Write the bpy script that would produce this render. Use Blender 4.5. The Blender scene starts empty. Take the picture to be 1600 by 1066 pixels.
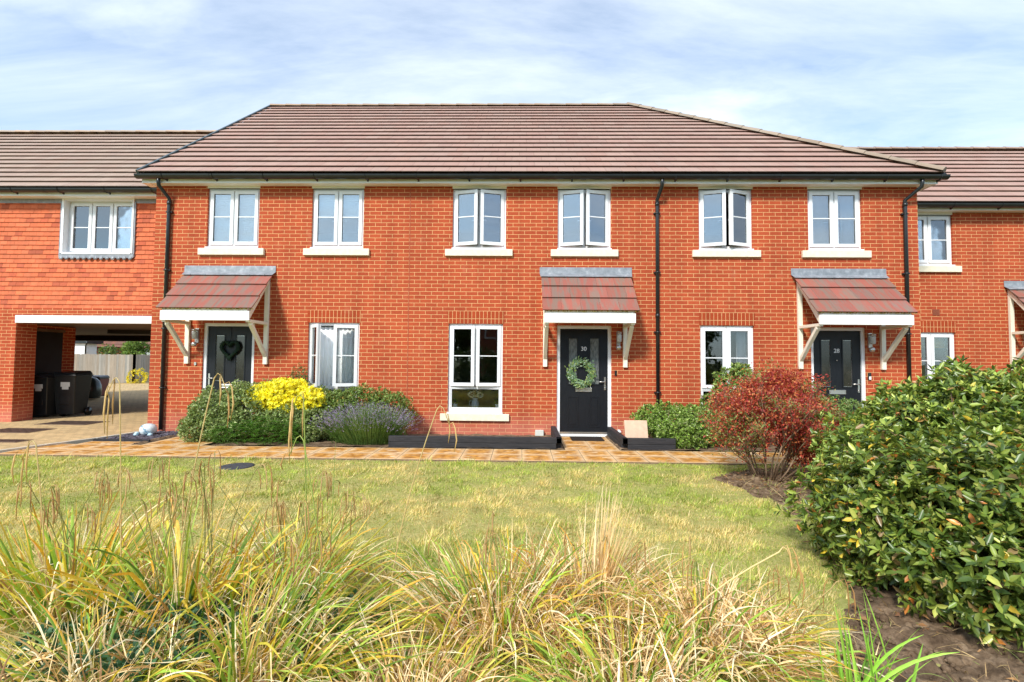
import bpy, math, random
import numpy as np
from mathutils import Matrix, Vector
random.seed(7); rng = np.random.default_rng(11)
SC = bpy.context.scene; COL = SC.collection
PI = math.pi

# ------------------------------------------------------------------ camera
def cam_basis(yaw, pitch, roll):
    f = Vector((math.sin(yaw)*math.cos(pitch), math.cos(yaw)*math.cos(pitch), math.sin(pitch)))
    r = Vector((math.cos(yaw), -math.sin(yaw), 0)); u = r.cross(f)
    c, s = math.cos(roll), math.sin(roll)
    return f, r*c + u*s, u*c - r*s
EYE = Vector((0, 0, 1.43))
f_, r_, u_ = cam_basis(-0.01948867, 0.04180047, 0.00858405)
cd = bpy.data.cameras.new('camera'); cam = bpy.data.objects.new('camera', cd); COL.objects.link(cam)
cam.matrix_world = Matrix(((r_.x, u_.x, -f_.x, EYE.x), (r_.y, u_.y, -f_.y, EYE.y), (r_.z, u_.z, -f_.z, EYE.z), (0, 0, 0, 1)))
cd.sensor_width = 36; cd.lens = 756/1600*36; cd.clip_start = 0.05; cd.clip_end = 3000
SC.camera = cam

# ------------------------------------------------------------------ light
SUN = Vector((-0.40, -0.74, 0.70)).normalized()
elev = math.asin(SUN.z); rot = math.atan2(SUN.x, SUN.y)
W = bpy.data.worlds.new('World'); SC.world = W; W.use_nodes = True
nt = W.node_tree; nt.nodes.clear(); N = nt.nodes; L = nt.links
wo = N.new('ShaderNodeOutputWorld'); bg = N.new('ShaderNodeBackground'); bg.inputs[1].default_value = 0.125
sky = N.new('ShaderNodeTexSky'); sky.sky_type = 'NISHITA'; sky.sun_disc = False
sky.sun_elevation = elev; sky.sun_rotation = rot; sky.air_density = 1.0; sky.dust_density = 1.0; sky.ozone_density = 1.5
tc = N.new('ShaderNodeTexCoord'); sep = N.new('ShaderNodeSeparateXYZ'); L.new(tc.outputs['Generated'], sep.inputs[0])
zm = N.new('ShaderNodeMath'); zm.operation = 'MAXIMUM'; zm.inputs[1].default_value = 0.04; L.new(sep.outputs['Z'], zm.inputs[0])
za = N.new('ShaderNodeMath'); za.operation = 'ADD'; za.inputs[1].default_value = 0.16; L.new(zm.outputs[0], za.inputs[0])
dx = N.new('ShaderNodeMath'); dx.operation = 'DIVIDE'; L.new(sep.outputs['X'], dx.inputs[0]); L.new(za.outputs[0], dx.inputs[1])
dy = N.new('ShaderNodeMath'); dy.operation = 'DIVIDE'; L.new(sep.outputs['Y'], dy.inputs[0]); L.new(za.outputs[0], dy.inputs[1])
cmb = N.new('ShaderNodeCombineXYZ'); L.new(dx.outputs[0], cmb.inputs[0]); L.new(dy.outputs[0], cmb.inputs[1])
mp = N.new('ShaderNodeMapping'); mp.inputs['Rotation'].default_value = (0, 0, 0.35); mp.inputs['Scale'].default_value = (0.5, 1.6, 1); L.new(cmb.outputs[0], mp.inputs[0])
nz = N.new('ShaderNodeTexNoise'); nz.inputs['Scale'].default_value = 1.25; nz.inputs['Detail'].default_value = 9; nz.inputs['Roughness'].default_value = 0.62; nz.inputs['Distortion'].default_value = 0.35
L.new(mp.outputs[0], nz.inputs[0])
cr = N.new('ShaderNodeValToRGB'); cr.color_ramp.elements[0].position = 0.36; cr.color_ramp.elements[1].position = 0.70
L.new(nz.outputs[0], cr.inputs[0])
n2 = N.new('ShaderNodeTexNoise'); n2.inputs['Scale'].default_value = 2.1; n2.inputs['Detail'].default_value = 10; n2.inputs['Roughness'].default_value = 0.55; n2.inputs['Distortion'].default_value = 0.3
mp2 = N.new('ShaderNodeMapping'); mp2.inputs['Location'].default_value = (3.1, 1.7, 0); mp2.inputs['Scale'].default_value = (0.6, 1.0, 1); L.new(cmb.outputs[0], mp2.inputs[0]); L.new(mp2.outputs[0], n2.inputs[0])
cr2 = N.new('ShaderNodeValToRGB'); cr2.color_ramp.elements[0].position = 0.50; cr2.color_ramp.elements[1].position = 0.72; L.new(n2.outputs[0], cr2.inputs[0])
mx_ = N.new('ShaderNodeMath'); mx_.operation = 'MAXIMUM'; L.new(cr.outputs[0], mx_.inputs[0]); L.new(cr2.outputs[0], mx_.inputs[1])
ms_ = N.new('ShaderNodeMath'); ms_.operation = 'MULTIPLY_ADD'; ms_.inputs[1].default_value = 0.50; ms_.inputs[2].default_value = 0.24; L.new(mx_.outputs[0], ms_.inputs[0])
cm = N.new('ShaderNodeMixRGB'); tn = N.new('ShaderNodeMixRGB'); tn.blend_type = 'MULTIPLY'; tn.inputs[0].default_value = 1; tn.inputs[2].default_value = (.74, 1.08, 1.27, 1); L.new(sky.outputs[0], tn.inputs[1])
L.new(ms_.outputs[0], cm.inputs[0]); L.new(tn.outputs[0], cm.inputs[1]); cm.inputs[2].default_value = (7.5, 8.05, 8.6, 1)
L.new(cm.outputs[0], bg.inputs[0]); L.new(bg.outputs[0], wo.inputs[0])
sd = bpy.data.lights.new('sun', 'SUN'); sd.energy = 3.3; sd.angle = math.radians(9); sd.color = (1, 0.95, 0.87)
so = bpy.data.objects.new('sun', sd); COL.objects.link(so); so.rotation_euler = (-SUN).to_track_quat('-Z', 'Y').to_euler(); so.location = SUN*60
SC.view_settings.view_transform = 'Standard'; SC.view_settings.look = 'None'; SC.view_settings.exposure = 0.53; SC.view_settings.gamma = 1
SC.cycles.max_bounces = 7; SC.cycles.transparent_max_bounces = 12; SC.cycles.sample_clamp_indirect = 6

# ------------------------------------------------------------------ helpers
def lin(c):
    return tuple((v/255/12.92 if v/255 <= .04045 else ((v/255+.055)/1.055)**2.4) for v in c)
def tag(o, label=None, cat=None, group=None, kind=None):
    if label: o['label'] = label
    if cat: o['category'] = cat
    if group: o['group'] = group
    if kind: o['kind'] = kind
    return o
def empty(name, loc, label, cat, group=None):
    o = bpy.data.objects.new(name, None); COL.objects.link(o); o.location = loc; o.empty_display_size = .1
    return tag(o, label, cat, group)
def origin(parent):
    v = Vector((0, 0, 0))
    while parent is not None: v += Vector(parent.location); parent = parent.parent
    return v
def link(name, me, mat, parent=None, off=None):
    """vertices are written in world metres; the object's origin is its parent's origin"""
    o = bpy.data.objects.new(name, me); COL.objects.link(o)
    v = origin(parent) if off is None else Vector(off)
    if parent is not None: o.parent = parent
    elif off is not None: o.location = v
    if v.length: me.transform(Matrix.Translation(-v))
    for m in (mat if isinstance(mat, (list, tuple)) else [mat]): me.materials.append(m)
    return o
class MB:
    def __init__(s): s.v = []; s.f = []; s.mi = []; s.col = []; s.sm = []
    def add(s, vs, fs, M=None, mi=0, col=(1, 1, 1), smooth=False):
        b = len(s.v)
        for p in vs:
            p = Vector(p); s.v.append(tuple(M @ p if M else p)); s.col.append(col)
        for f in fs: s.f.append([b+i for i in f]); s.mi.append(mi); s.sm.append(smooth)
        return s
    def box(s, x0, x1, y0, y1, z0, z1, M=None, mi=0, col=(1, 1, 1)):
        return s.hexa([(x0, y0, z0), (x1, y0, z0), (x1, y1, z0), (x0, y1, z0), (x0, y0, z1), (x1, y0, z1), (x1, y1, z1), (x0, y1, z1)], M, mi, col)
    def hexa(s, p, M=None, mi=0, col=(1, 1, 1)):
        return s.add(p, [(0, 3, 2, 1), (4, 5, 6, 7), (0, 1, 5, 4), (1, 2, 6, 5), (2, 3, 7, 6), (3, 0, 4, 7)], M, mi, col)
    def bar(s, a, b, w, h, up=(0, 0, 1), M=None, mi=0, col=(1, 1, 1)):
        a = Vector(a); b = Vector(b); d = (b-a).normalized(); sd_ = d.cross(Vector(up)).normalized()*(w/2); uu = sd_.cross(d).normalized()*(h/2)
        return s.hexa([a-sd_-uu, a+sd_-uu, b+sd_-uu, b-sd_-uu, a-sd_+uu, a+sd_+uu, b+sd_+uu, b-sd_+uu], M, mi, col)
    def tube(s, pts, r, n=10, M=None, mi=0, col=(1, 1, 1), cap=True, smooth=True):
        P = [Vector(p) for p in pts]; rs = r if isinstance(r, (list, tuple)) else [r]*len(P)
        vs = []; fs = []; ref = Vector((0.13, 0.21, 1)).normalized()
        for i, p in enumerate(P):
            d = ((P[min(i+1, len(P)-1)]-p).normalized() + (p-P[max(i-1, 0)]).normalized()).normalized()
            if abs(d.dot(ref)) > .97: ref = Vector((1, 0.1, 0)).normalized()
            a = d.cross(ref).normalized(); b = d.cross(a).normalized()
            for k in range(n): vs.append(p+a*(rs[i]*math.cos(2*PI*k/n))+b*(rs[i]*math.sin(2*PI*k/n)))
        for i in range(len(P)-1):
            for k in range(n): fs.append((i*n+k, i*n+(k+1) % n, (i+1)*n+(k+1) % n, (i+1)*n+k))
        if cap: fs.append(tuple(range(n))[::-1]); fs.append(tuple((len(P)-1)*n+k for k in range(n)))
        return s.add(vs, fs, M, mi, col, smooth)
    def lathe(s, prof, c=(0, 0, 0), n=20, M=None, mi=0, col=(1, 1, 1), smooth=True):
        vs = []; fs = []
        for r, z in prof:
            for k in range(n): vs.append((c[0]+r*math.cos(2*PI*k/n), c[1]+r*math.sin(2*PI*k/n), c[2]+z))
        for i in range(len(prof)-1):
            for k in range(n): fs.append((i*n+k, i*n+(k+1) % n, (i+1)*n+(k+1) % n, (i+1)*n+k))
        fs.append(tuple(range(n))[::-1]); fs.append(tuple((len(prof)-1)*n+k for k in range(n)))
        return s.add(vs, fs, M, mi, col, smooth)
    def prism(s, poly, y0, y1, M=None, mi=0, col=(1, 1, 1)):        # poly in x,z
        n = len(poly)
        vs = [(x, y0, z) for x, z in poly]+[(x, y1, z) for x, z in poly]
        fs = [tuple(range(n)), tuple(range(n, 2*n))[::-1]]+[(i, n+i, n+(i+1) % n, (i+1) % n) for i in range(n)]
        return s.add(vs, fs, M, mi, col)
    def frame(s, x0, x1, z0, z1, w, y0, y1, M=None, wb=None):
        wb = wb or w
        s.box(x0, x0+w, y0, y1, z0, z1, M); s.box(x1-w, x1, y0, y1, z0, z1, M)
        s.box(x0+w, x1-w, y0, y1, z0, z0+wb, M); s.box(x0+w, x1-w, y0, y1, z1-w, z1, M); return s
    def build(s, name, mat, parent=None, off=None, bevel=0):
        me = bpy.data.meshes.new(name); me.from_pydata([tuple(p) for p in s.v], [], s.f); 
        me.polygons.foreach_set('material_index', s.mi); me.polygons.foreach_set('use_smooth', s.sm)
        a = me.color_attributes.new('Col', 'FLOAT_COLOR', 'POINT')
        a.data.foreach_set('color', np.array([list(c)+[1] for c in s.col], 'f').ravel())
        me.update(); o = link(name, me, mat, parent, off)
        if bevel:
            b = o.modifiers.new('bevel', 'BEVEL'); b.width = bevel; b.segments = 2; b.limit_method = 'ANGLE'; b.angle_limit = .7
        return o
def npmesh(name, V, F, C, mat, parent=None, off=None, smooth=False):
    """V (n,3), F (m,k) , C (n,3)"""
    me = bpy.data.meshes.new(name); me.vertices.add(len(V)); me.vertices.foreach_set('co', np.asarray(V, 'f').ravel())
    m, k = F.shape; me.loops.add(m*k); me.loops.foreach_set('vertex_index', F.astype('i').ravel())
    me.polygons.add(m); me.polygons.foreach_set('loop_start', np.arange(0, m*k, k, dtype='i'))
    try: me.polygons.foreach_set('loop_total', np.full(m, k, 'i'))
    except Exception: pass
    if smooth: me.polygons.foreach_set('use_smooth', np.ones(m, bool))
    a = me.color_attributes.new('Col', 'FLOAT_COLOR', 'POINT')
    a.data.foreach_set('color', np.concatenate([np.asarray(C, 'f'), np.ones((len(V), 1), 'f')], 1).ravel())
    me.update(calc_edges=True); return link(name, me, mat, parent, off)
def Tr(x, y, z, rz=0, rx=0): return Matrix.Translation((x, y, z)) @ Matrix.Rotation(rz, 4, 'Z') @ Matrix.Rotation(rx, 4, 'X')

# ------------------------------------------------------------------ materials
class Mt:
    def __init__(s, name):
        s.m = bpy.data.materials.new(name); s.m.use_nodes = True; s.t = s.m.node_tree; s.p = s.t.nodes['Principled BSDF']; s.o = s.t.nodes['Material Output']
    def n(s, typ, **kw):
        x = s.t.nodes.new('ShaderNode'+typ)
        for k, v in kw.items():
            if hasattr(x, k): setattr(x, k, v)
            else: x.inputs[k.replace('_', ' ')].default_value = v
        return x
    def l(s, a, b): s.t.links.new(a, b); return s
    def coord(s, scale=(1, 1, 1), kind='Object', loc=(0, 0, 0), rot=(0, 0, 0)):
        c = s.n('TexCoord'); m = s.n('Mapping'); m.inputs['Scale'].default_value = scale; m.inputs['Location'].default_value = loc; m.inputs['Rotation'].default_value = rot
        s.l(c.outputs[kind], m.inputs[0]); return m.outputs[0]
    def noise(s, scale, detail=4, rough=.55, vec=None, dist=0):
        x = s.n('TexNoise'); x.inputs['Scale'].default_value = scale; x.inputs['Detail'].default_value = detail; x.inputs['Roughness'].default_value = rough; x.inputs['Distortion'].default_value = dist
        s.l(vec if vec is not None else s.coord(), x.inputs[0]); return x.outputs[0]
    def ramp(s, fac, stops):
        x = s.n('ValToRGB'); e = x.color_ramp.elements
        while len(e) < len(stops): e.new(.5)
        for i, (p, c) in enumerate(stops):
            e[i].position = p; e[i].color = (*c, 1) if len(c) == 3 else c
        s.l(fac, x.inputs[0]); return x.outputs[0]
    def mix(s, fac, a, b, mode='MIX'):
        x = s.n('MixRGB'); x.blend_type = mode
        for sock, v in ((x.inputs[0], fac), (x.inputs[1], a), (x.inputs[2], b)):
            if isinstance(v, (int, float)): sock.default_value = v
            elif isinstance(v, tuple): sock.default_value = (*v, 1)
            else: s.l(v, sock)
        return x.outputs[0]
    def math(s, op, a, b=0.0, c=None):
        x = s.n('Math'); x.operation = op
        for i, v in enumerate((a, b) if c is None else (a, b, c)):
            if isinstance(v, (int, float)): x.inputs[i].default_value = v
            else: s.l(v, x.inputs[i])
        return x.outputs[0]
    def base(s, c, rough=.6, spec=.4, metal=0):
        if isinstance(c, tuple): s.p.inputs['Base Color'].default_value = (*c, 1)
        else: s.l(c, s.p.inputs['Base Color'])
        if isinstance(rough, (int, float)): s.p.inputs['Roughness'].default_value = rough
        else: s.l(rough, s.p.inputs['Roughness'])
        s.p.inputs['Specular IOR Level'].default_value = spec; s.p.inputs['Metallic'].default_value = metal; return s
    def bump(s, h, strength=.3, dist=.01):
        b = s.n('Bump'); b.inputs['Strength'].default_value = strength; b.inputs['Distance'].default_value = dist
        s.l(h, b.inputs['Height']); s.l(b.outputs[0], s.p.inputs['Normal']); return s
def simple(name, c, rough=.5, spec=.4, metal=0, var=.08, sc=6, bump=0):
    m = Mt(name); nz_ = m.noise(sc, 4)
    d = tuple(max(0, v*(1-var)) for v in c); e = tuple(min(1, v*(1+var)) for v in c)
    m.base(m.ramp(nz_, [(.3, d), (.7, e)]), rough, spec, metal)
    if bump: m.bump(m.noise(sc*8, 5), bump, .004)
    return m.m
def brick_mat(name, swap=False, c1=(.44, .080, .030), c2=(.36, .060, .023), mortar=(.72, .40, .18), dim=1.0):
    m = Mt(name); c = m.n('TexCoord'); sp = m.n('SeparateXYZ'); m.l(c.outputs['Object'], sp.inputs[0])
    s_ = m.math('ADD', sp.outputs[0], sp.outputs[1]); cb = m.n('CombineXYZ')
    if swap: m.l(sp.outputs[2], cb.inputs[0]); m.l(s_, cb.inputs[1])
    else: m.l(s_, cb.inputs[0]); m.l(sp.outputs[2], cb.inputs[1])
    wob = m.n('TexNoise'); wob.inputs['Scale'].default_value = 14; m.l(cb.outputs[0], wob.inputs[0])
    wv = m.n('VectorMath'); wv.operation = 'SCALE'; wv.inputs[3].default_value = .006; m.l(wob.outputs[1], wv.inputs[0])
    av = m.n('VectorMath'); av.operation = 'ADD'; m.l(cb.outputs[0], av.inputs[0]); m.l(wv.outputs[0], av.inputs[1])
    b = m.n('TexBrick'); b.offset = 0 if swap else .5; b.inputs['Scale'].default_value = 1
    b.inputs['Brick Width'].default_value = .225 if not swap else .25; b.inputs['Row Height'].default_value = .075
    b.inputs['Mortar Size'].default_value = .0052; b.inputs['Mortar Smooth'].default_value = .25; b.inputs['Bias'].default_value = -.15
    b.inputs['Color1'].default_value = (*c1, 1); b.inputs['Color2'].default_value = (*c2, 1); b.inputs['Mortar'].default_value = (*mortar, 1)
    m.l(av.outputs[0], b.inputs[0])
    # face mottling inside bricks, weathering at large scale (dirt with its own shape)
    n1 = m.noise(38, 5, .65); col = m.mix(.30, b.outputs[0], m.ramp(n1, [(.3, (.6, .6, .6)), (.7, (1.25, 1.25, 1.25))]), 'MULTIPLY')
    n2_ = m.noise(1.3, 5, .6); col = m.mix(.35, col, m.ramp(n2_, [(.35, (.84, .85, .87)), (.65, (1.08, 1.07, 1.06))]), 'MULTIPLY')
    n3 = m.noise(3.2, 7, .7, m.coord((1, 1, .6), loc=(5, 3, 1))); col = m.mix(m.math('MULTIPLY', m.ramp(n3, [(.60, (0, 0, 0)), (.78, (1, 1, 1))]), .14), col, (.72, .45, .30))
    zs = m.n('SeparateXYZ'); m.l(c.outputs['Object'], zs.inputs[0])                    # pale salts near the ground, faint rain streaks
    low = m.math('MULTIPLY', m.ramp(m.math('ADD', zs.outputs[2], m.math('MULTIPLY', m.noise(2.5, 5), .5)), [(.35, (1, 1, 1)), (.75, (0, 0, 0))]), .38)
    col = m.mix(low, col, (.62, .26, .20))
    stn = m.noise(1, 6, .65, m.coord((3.4, 3.4, .35), loc=(2, 0, 7))); col = m.mix(.42, col, m.ramp(stn, [(.34, (.62, .60, .60)), (.52, (1, 1, 1)), (.72, (1.16, 1.14, 1.1))]), 'MULTIPLY')
    m.base(col, .85, .2)
    inv = m.math('SUBTRACT', 1, b.outputs[1]); m.bump(m.math('ADD', inv, m.math('MULTIPLY', n1, .35)), .7, .006)
    return m.m
BRICK = brick_mat('red_brick'); SOLD = brick_mat('soldier_brick', True, (.38, .060, .018), (.31, .048, .015))
BRICK_FAR = brick_mat('far_brick', False, (.30, .055, .03), (.22, .04, .02), (.4, .25, .15))
WHITE = simple('white_upvc', (.80, .81, .82), .28, .5, var=.03, sc=2)
CREAM = simple('cream_paint', (.80, .76, .62), .45, .4, var=.05, sc=4)
CREAMW = simple('cream_white_board', (.86, .86, .82), .4, .4, var=.04, sc=3)
SILL = simple('cast_stone_sill', (.76, .70, .54), .75, .3, var=.09, sc=14, bump=.2)
BLACK = simple('black_pvc', (.016, .018, .019), .28, .5, var=.2, sc=5)
DOORB = Mt('black_door_grain'); DOORB.base(DOORB.ramp(DOORB.noise(9, 6, .6, DOORB.coord((9, 9, .8))), [(.3, (.004, .005, .008)), (.7, (.009, .011, .015))]), .42, .35); DOORB.bump(DOORB.noise(22, 5, .6, DOORB.coord((9, 9, .7))), .25, .002); DOORB = DOORB.m
METAL = simple('satin_metal', (.62, .61, .58), .3, .5, .9, var=.05)
LEAD = Mt('lead_flashing'); LEAD.base(LEAD.ramp(LEAD.noise(9, 6, .65), [(.3, (.17, .19, .21)), (.55, (.27, .29, .32)), (.75, (.42, .44, .46))]), .5, .5, .15); LEAD.bump(LEAD.noise(14, 5), .4, .01); LEAD = LEAD.m
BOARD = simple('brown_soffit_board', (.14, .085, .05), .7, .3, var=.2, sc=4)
SLEEPER = Mt('black_stained_timber'); SLEEPER.base(SLEEPER.ramp(SLEEPER.noise(6, 8, .7, SLEEPER.coord((.8, 6, 9))), [(.3, (.012, .013, .016)), (.7, (.040, .040, .045))]), .65, .3); SLEEPER.bump(SLEEPER.noise(9, 7, .7, SLEEPER.coord((.7, 8, 12))), .5, .006); SLEEPER = SLEEPER.m
MAT = simple('dark_coir', (.035, .028, .024), .95, .1, var=.4, sc=60)
FABW = simple('white_blind', (.93, .93, .93), .8, .2, var=.02)
FABB = simple('beige_blind', (.55, .45, .36), .85, .2, var=.05)
FABG = simple('pale_curtain', (.62, .64, .66), .9, .1, var=.05)
BAMB = Mt('bamboo_blind'); BAMB.base(BAMB.ramp(BAMB.noise(5, 3, .5, BAMB.coord((1, 1, 26))), [(.35, (.42, .22, .06)), (.65, (.68, .42, .16))]), .7, .3); BAMB = BAMB.m
ROOM = simple('room_plaster', (.30, .29, .28), .9, .1, var=.1, sc=1)
def glass_mat(name, refl=.15, tint=(.62, .70, .72), frost=0):
    m = Mt(name); t = m.t; t.nodes.remove(m.p)
    g = m.n('BsdfGlossy'); g.inputs['Roughness'].default_value = .015 if not frost else .2; g.inputs['Color'].default_value = (.95, .98, 1, 1)
    b = m.n('Bump'); b.inputs['Strength'].default_value = .05; b.inputs['Distance'].default_value = .02; m.l(m.noise(1.6, 2), b.inputs['Height']); m.l(b.outputs[0], g.inputs['Normal'])
    tr = m.n('BsdfTransparent'); tr.inputs['Color'].default_value = (*tint, 1)
    mx = m.n('MixShader'); fr = m.n('Fresnel'); fr.inputs['IOR'].default_value = 1.5
    m.l(m.math('ADD', fr.outputs[0], refl), mx.inputs[0]); m.l(tr.outputs[0], mx.inputs[1]); m.l(g.outputs[0], mx.inputs[2]); m.l(mx.outputs[0], m.o.inputs[0]); return m.m
GLASS = glass_mat('strong_reflect_glass', .15, (.92, .95, .96)); GLASS_LOW = glass_mat('weak_reflect_glass', .035, (.95, .97, .97))  # one glazing; reflectance split to brighten upstairs panes and darken ground-floor ones
OBSC = Mt('obscured_glass'); OBSC.base(OBSC.ramp(OBSC.noise(20, 3, .5, OBSC.coord((3, 3, .6))), [(.3, (.07, .08, .08)), (.7, (.22, .24, .24))]), .12, .8); OBSC = OBSC.m
OBSCD = simple('dark_obscured_glass', (.022, .020, .016), .12, .8, var=.5, sc=8)

def tile_mat(name, rough=.75, streak=0.25):
    m = Mt(name); a = m.n('Attribute'); a.attribute_name = 'Col'
    n1 = m.noise(5, 6, .6, m.coord((1.6, .5, .5))); n2_ = m.noise(60, 4, .6)
    c = m.mix(streak, a.outputs[0], m.ramp(n1, [(.3, (.62, .60, .60)), (.7, (1.35, 1.3, 1.25))]), 'MULTIPLY')
    c = m.mix(.3, c, m.ramp(n2_, [(.3, (.7, .7, .7)), (.7, (1.3, 1.3, 1.3))]), 'MULTIPLY')
    m.base(c, rough, .3); m.bump(n2_, .25, .003); return m.m
TILE = tile_mat('concrete_roof_tile', .75, .13); CLAY = tile_mat('clay_hung_tile', .8, .35)
def canopy_tile():
    m = Mt('streaked_canopy_tile'); a = m.n('Attribute'); a.attribute_name = 'Col'
    n1 = m.noise(7, 5, .6, m.coord((2.2, .3, .3)))
    c = m.mix(m.ramp(n1, [(.42, (0, 0, 0)), (.58, (1, 1, 1))]), (.215, .135, .105), (.30, .095, .070))
    c = m.mix(.6, c, m.mix(1, a.outputs[0], (2.6, 2.6, 2.6), 'MULTIPLY'), 'MULTIPLY')
    m.base(c, .7, .3); m.bump(m.noise(50, 4), .3, .003); return m.m
CTILE = canopy_tile()
def leaf_mat(name, rough=.42, transl=.22, spec=.4):
    m = Mt(name); a = m.n('Attribute'); a.attribute_name = 'Col'
    c = m.mix(.5, a.outputs[0], m.ramp(m.noise(45, 3), [(.3, (.75, .75, .75)), (.7, (1.25, 1.25, 1.25))]), 'MULTIPLY')
    m.base(c, rough, spec); tr = m.n('BsdfTranslucent'); m.l(m.mix(1, c, (1.5, 1.45, .8), 'MULTIPLY'), tr.inputs[0])
    mx = m.n('MixShader'); mx.inputs[0].default_value = transl
    m.l(m.p.outputs[0], mx.inputs[1]); m.l(tr.outputs[0], mx.inputs[2]); m.l(mx.outputs[0], m.o.inputs[0]); return m.m
LEAF = leaf_mat('leaf', .45); GLOSSY_LEAF = leaf_mat('glossy_leaf', .34, .18, .45); BLADE = leaf_mat('blade', .5, .25, .35)
BARK = simple('bark', (.16, .11, .07), .9, .2, var=.3, sc=30, bump=.4)

# ------------------------------------------------------------------ foliage generators
def unit(v): return v/np.maximum(np.linalg.norm(v, axis=-1, keepdims=True), 1e-9)
def leafmesh(name, P, D, Nn, Ln, Wd, C, mat, parent=None, off=None, rich=False, droop=.15):
    """P base points, D length directions, Nn face normals"""
    n = len(P); D = unit(D); S = unit(np.cross(D, Nn)); U = np.cross(S, D); Ln = Ln[:, None]; Wd = Wd[:, None]
    if rich:
        T = [(0, 0, 0), (.22, .42, .06), (.62, .46, .03), (1, 0, -droop), (.5, 0, -.10), (.62, -.46, .03), (.22, -.42, .06)]
        F = np.array([[0, 1, 2, 3, 4], [0, 4, 3, 5, 6]])
    else:
        T = [(0, 0, 0), (.42, .5, .05), (1, 0, -droop), (.45, 0, -.06), (.42, -.5, .05)]
        F = np.array([[0, 1, 2, 3], [0, 3, 2, 4]])
    k = len(T); V = np.stack([P+D*Ln*a+S*Wd*b+U*Ln*c for a, b, c in T], 1).reshape(-1, 3)
    FF = (F[None]+(np.arange(n)*k)[:, None, None]).reshape(-1, F.shape[1])
    return npmesh(name, V, FF, np.repeat(C, k, 0), mat, parent, off)
def pick(cols, w, n):
    cols = np.array(cols); i = rng.choice(len(cols), n, p=np.array(w)/sum(w))
    return cols[i]*rng.uniform(.72, 1.3, (n, 1))
def lobes_surface(lobes, n, shell=.16, bump=.18, zmin=0.02):
    """points on the outside of a union of ellipsoids; returns points and outward normals"""
    Ls = np.array(lobes, float); area = (Ls[:, 3]*Ls[:, 4]+Ls[:, 3]*Ls[:, 5]+Ls[:, 4]*Ls[:, 5]); P = []; Q = []
    tot = 0
    ph = rng.uniform(0, 6.28, (len(Ls), 4))
    while tot < n:
        m = n*2; i = rng.choice(len(Ls), m, p=area/area.sum()); d = unit(rng.normal(size=(m, 3)))
        b = 1+bump*(np.sin(d[:, 0]*5.1+ph[i, 0])*np.sin(d[:, 1]*4.3+ph[i, 1])+.6*np.sin(d[:, 2]*9+ph[i, 2])*np.sin(d[:, 0]*8.2+ph[i, 3]))
        r = b*(1-shell*rng.random(m)**1.3)
        p = Ls[i, :3]+d*Ls[i, 3:6]*r[:, None]; nn = unit(d/Ls[i, 3:6])
        ok = p[:, 2] > zmin
        for j in range(len(Ls)):
            q = (p-Ls[j, :3])/Ls[j, 3:6]; ok &= ((q**2).sum(1) > (.86-shell)**2) | (i == j)
        P.append(p[ok]); Q.append(nn[ok]); tot += ok.sum()
    return np.concatenate(P)[:n], np.concatenate(Q)[:n]
def shrub(name, loc, label, cat, lobes, nclust, per, ll, lw, cols, w, mat=None, group=None, rich=False, shell=.16, bump=.18, up=.5, spread=.9, stems=7, stemc=None, part='foliage', core=True, twig=None):
    t = empty(name, loc, label, cat, group); loc = np.array(loc)
    P, Q = lobes_surface([(a+loc[0], b+loc[1], c+loc[2], d, e, f) for a, b, c, d, e, f in lobes], nclust, shell, bump)
    A = unit(Q+np.array([0, 0, up])+rng.normal(0, .35, Q.shape))
    ring = rng.uniform(0, 2*PI, (nclust, 1))+np.arange(per)[None]*2.4
    t1 = unit(np.cross(A, rng.normal(size=A.shape))); t2 = np.cross(A, t1)
    sp = rng.uniform(.35, 1, (nclust, per))*spread
    D = A[:, None]*np.cos(sp)[..., None]+(t1[:, None]*np.cos(ring)[..., None]+t2[:, None]*np.sin(ring)[..., None])*np.sin(sp)[..., None]
    D = D.reshape(-1, 3); D[:, 2] -= .12; n = len(D); N0 = np.repeat(A, per, 0)+rng.normal(0, .35, (n, 3))
    size = rng.uniform(.5, 1.25, n); cc = pick(cols, w, n)*np.repeat(rng.uniform(.8, 1.2, (nclust, 1)), per, 0)
    Pb = np.repeat(P, per, 0)+A.repeat(per, 0)*(np.tile(np.arange(per), nclust)[:, None]*ll*.10)
    leafmesh(part, Pb, D, N0, ll*size, lw*size, cc, mat or LEAF, t, rich=rich)
    m = MB(); L0 = np.array(lobes)
    k = 0
    for i in range(stems):
        l = L0[i % len(L0)]; a = Vector((loc[0]+random.uniform(-.12, .12)+l[0]*.35, loc[1]+random.uniform(-.1, .1)+l[1]*.35, -.02))
        b = Vector((loc[0]+l[0]+random.uniform(-.7, .7)*l[3], loc[1]+l[1]+random.uniform(-.7, .7)*l[4], loc[2]+l[2]+l[5]*random.uniform(.1, .75)))
        c = a.lerp(b, .5)+Vector((random.uniform(-.06, .06), random.uniform(-.06, .06), .05))
        m.tube([a, a.lerp(c, .5), c, b], [.014, .012, .009, .004], 6)
    m.build('stems', stemc or BARK, t)
    return t

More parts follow.
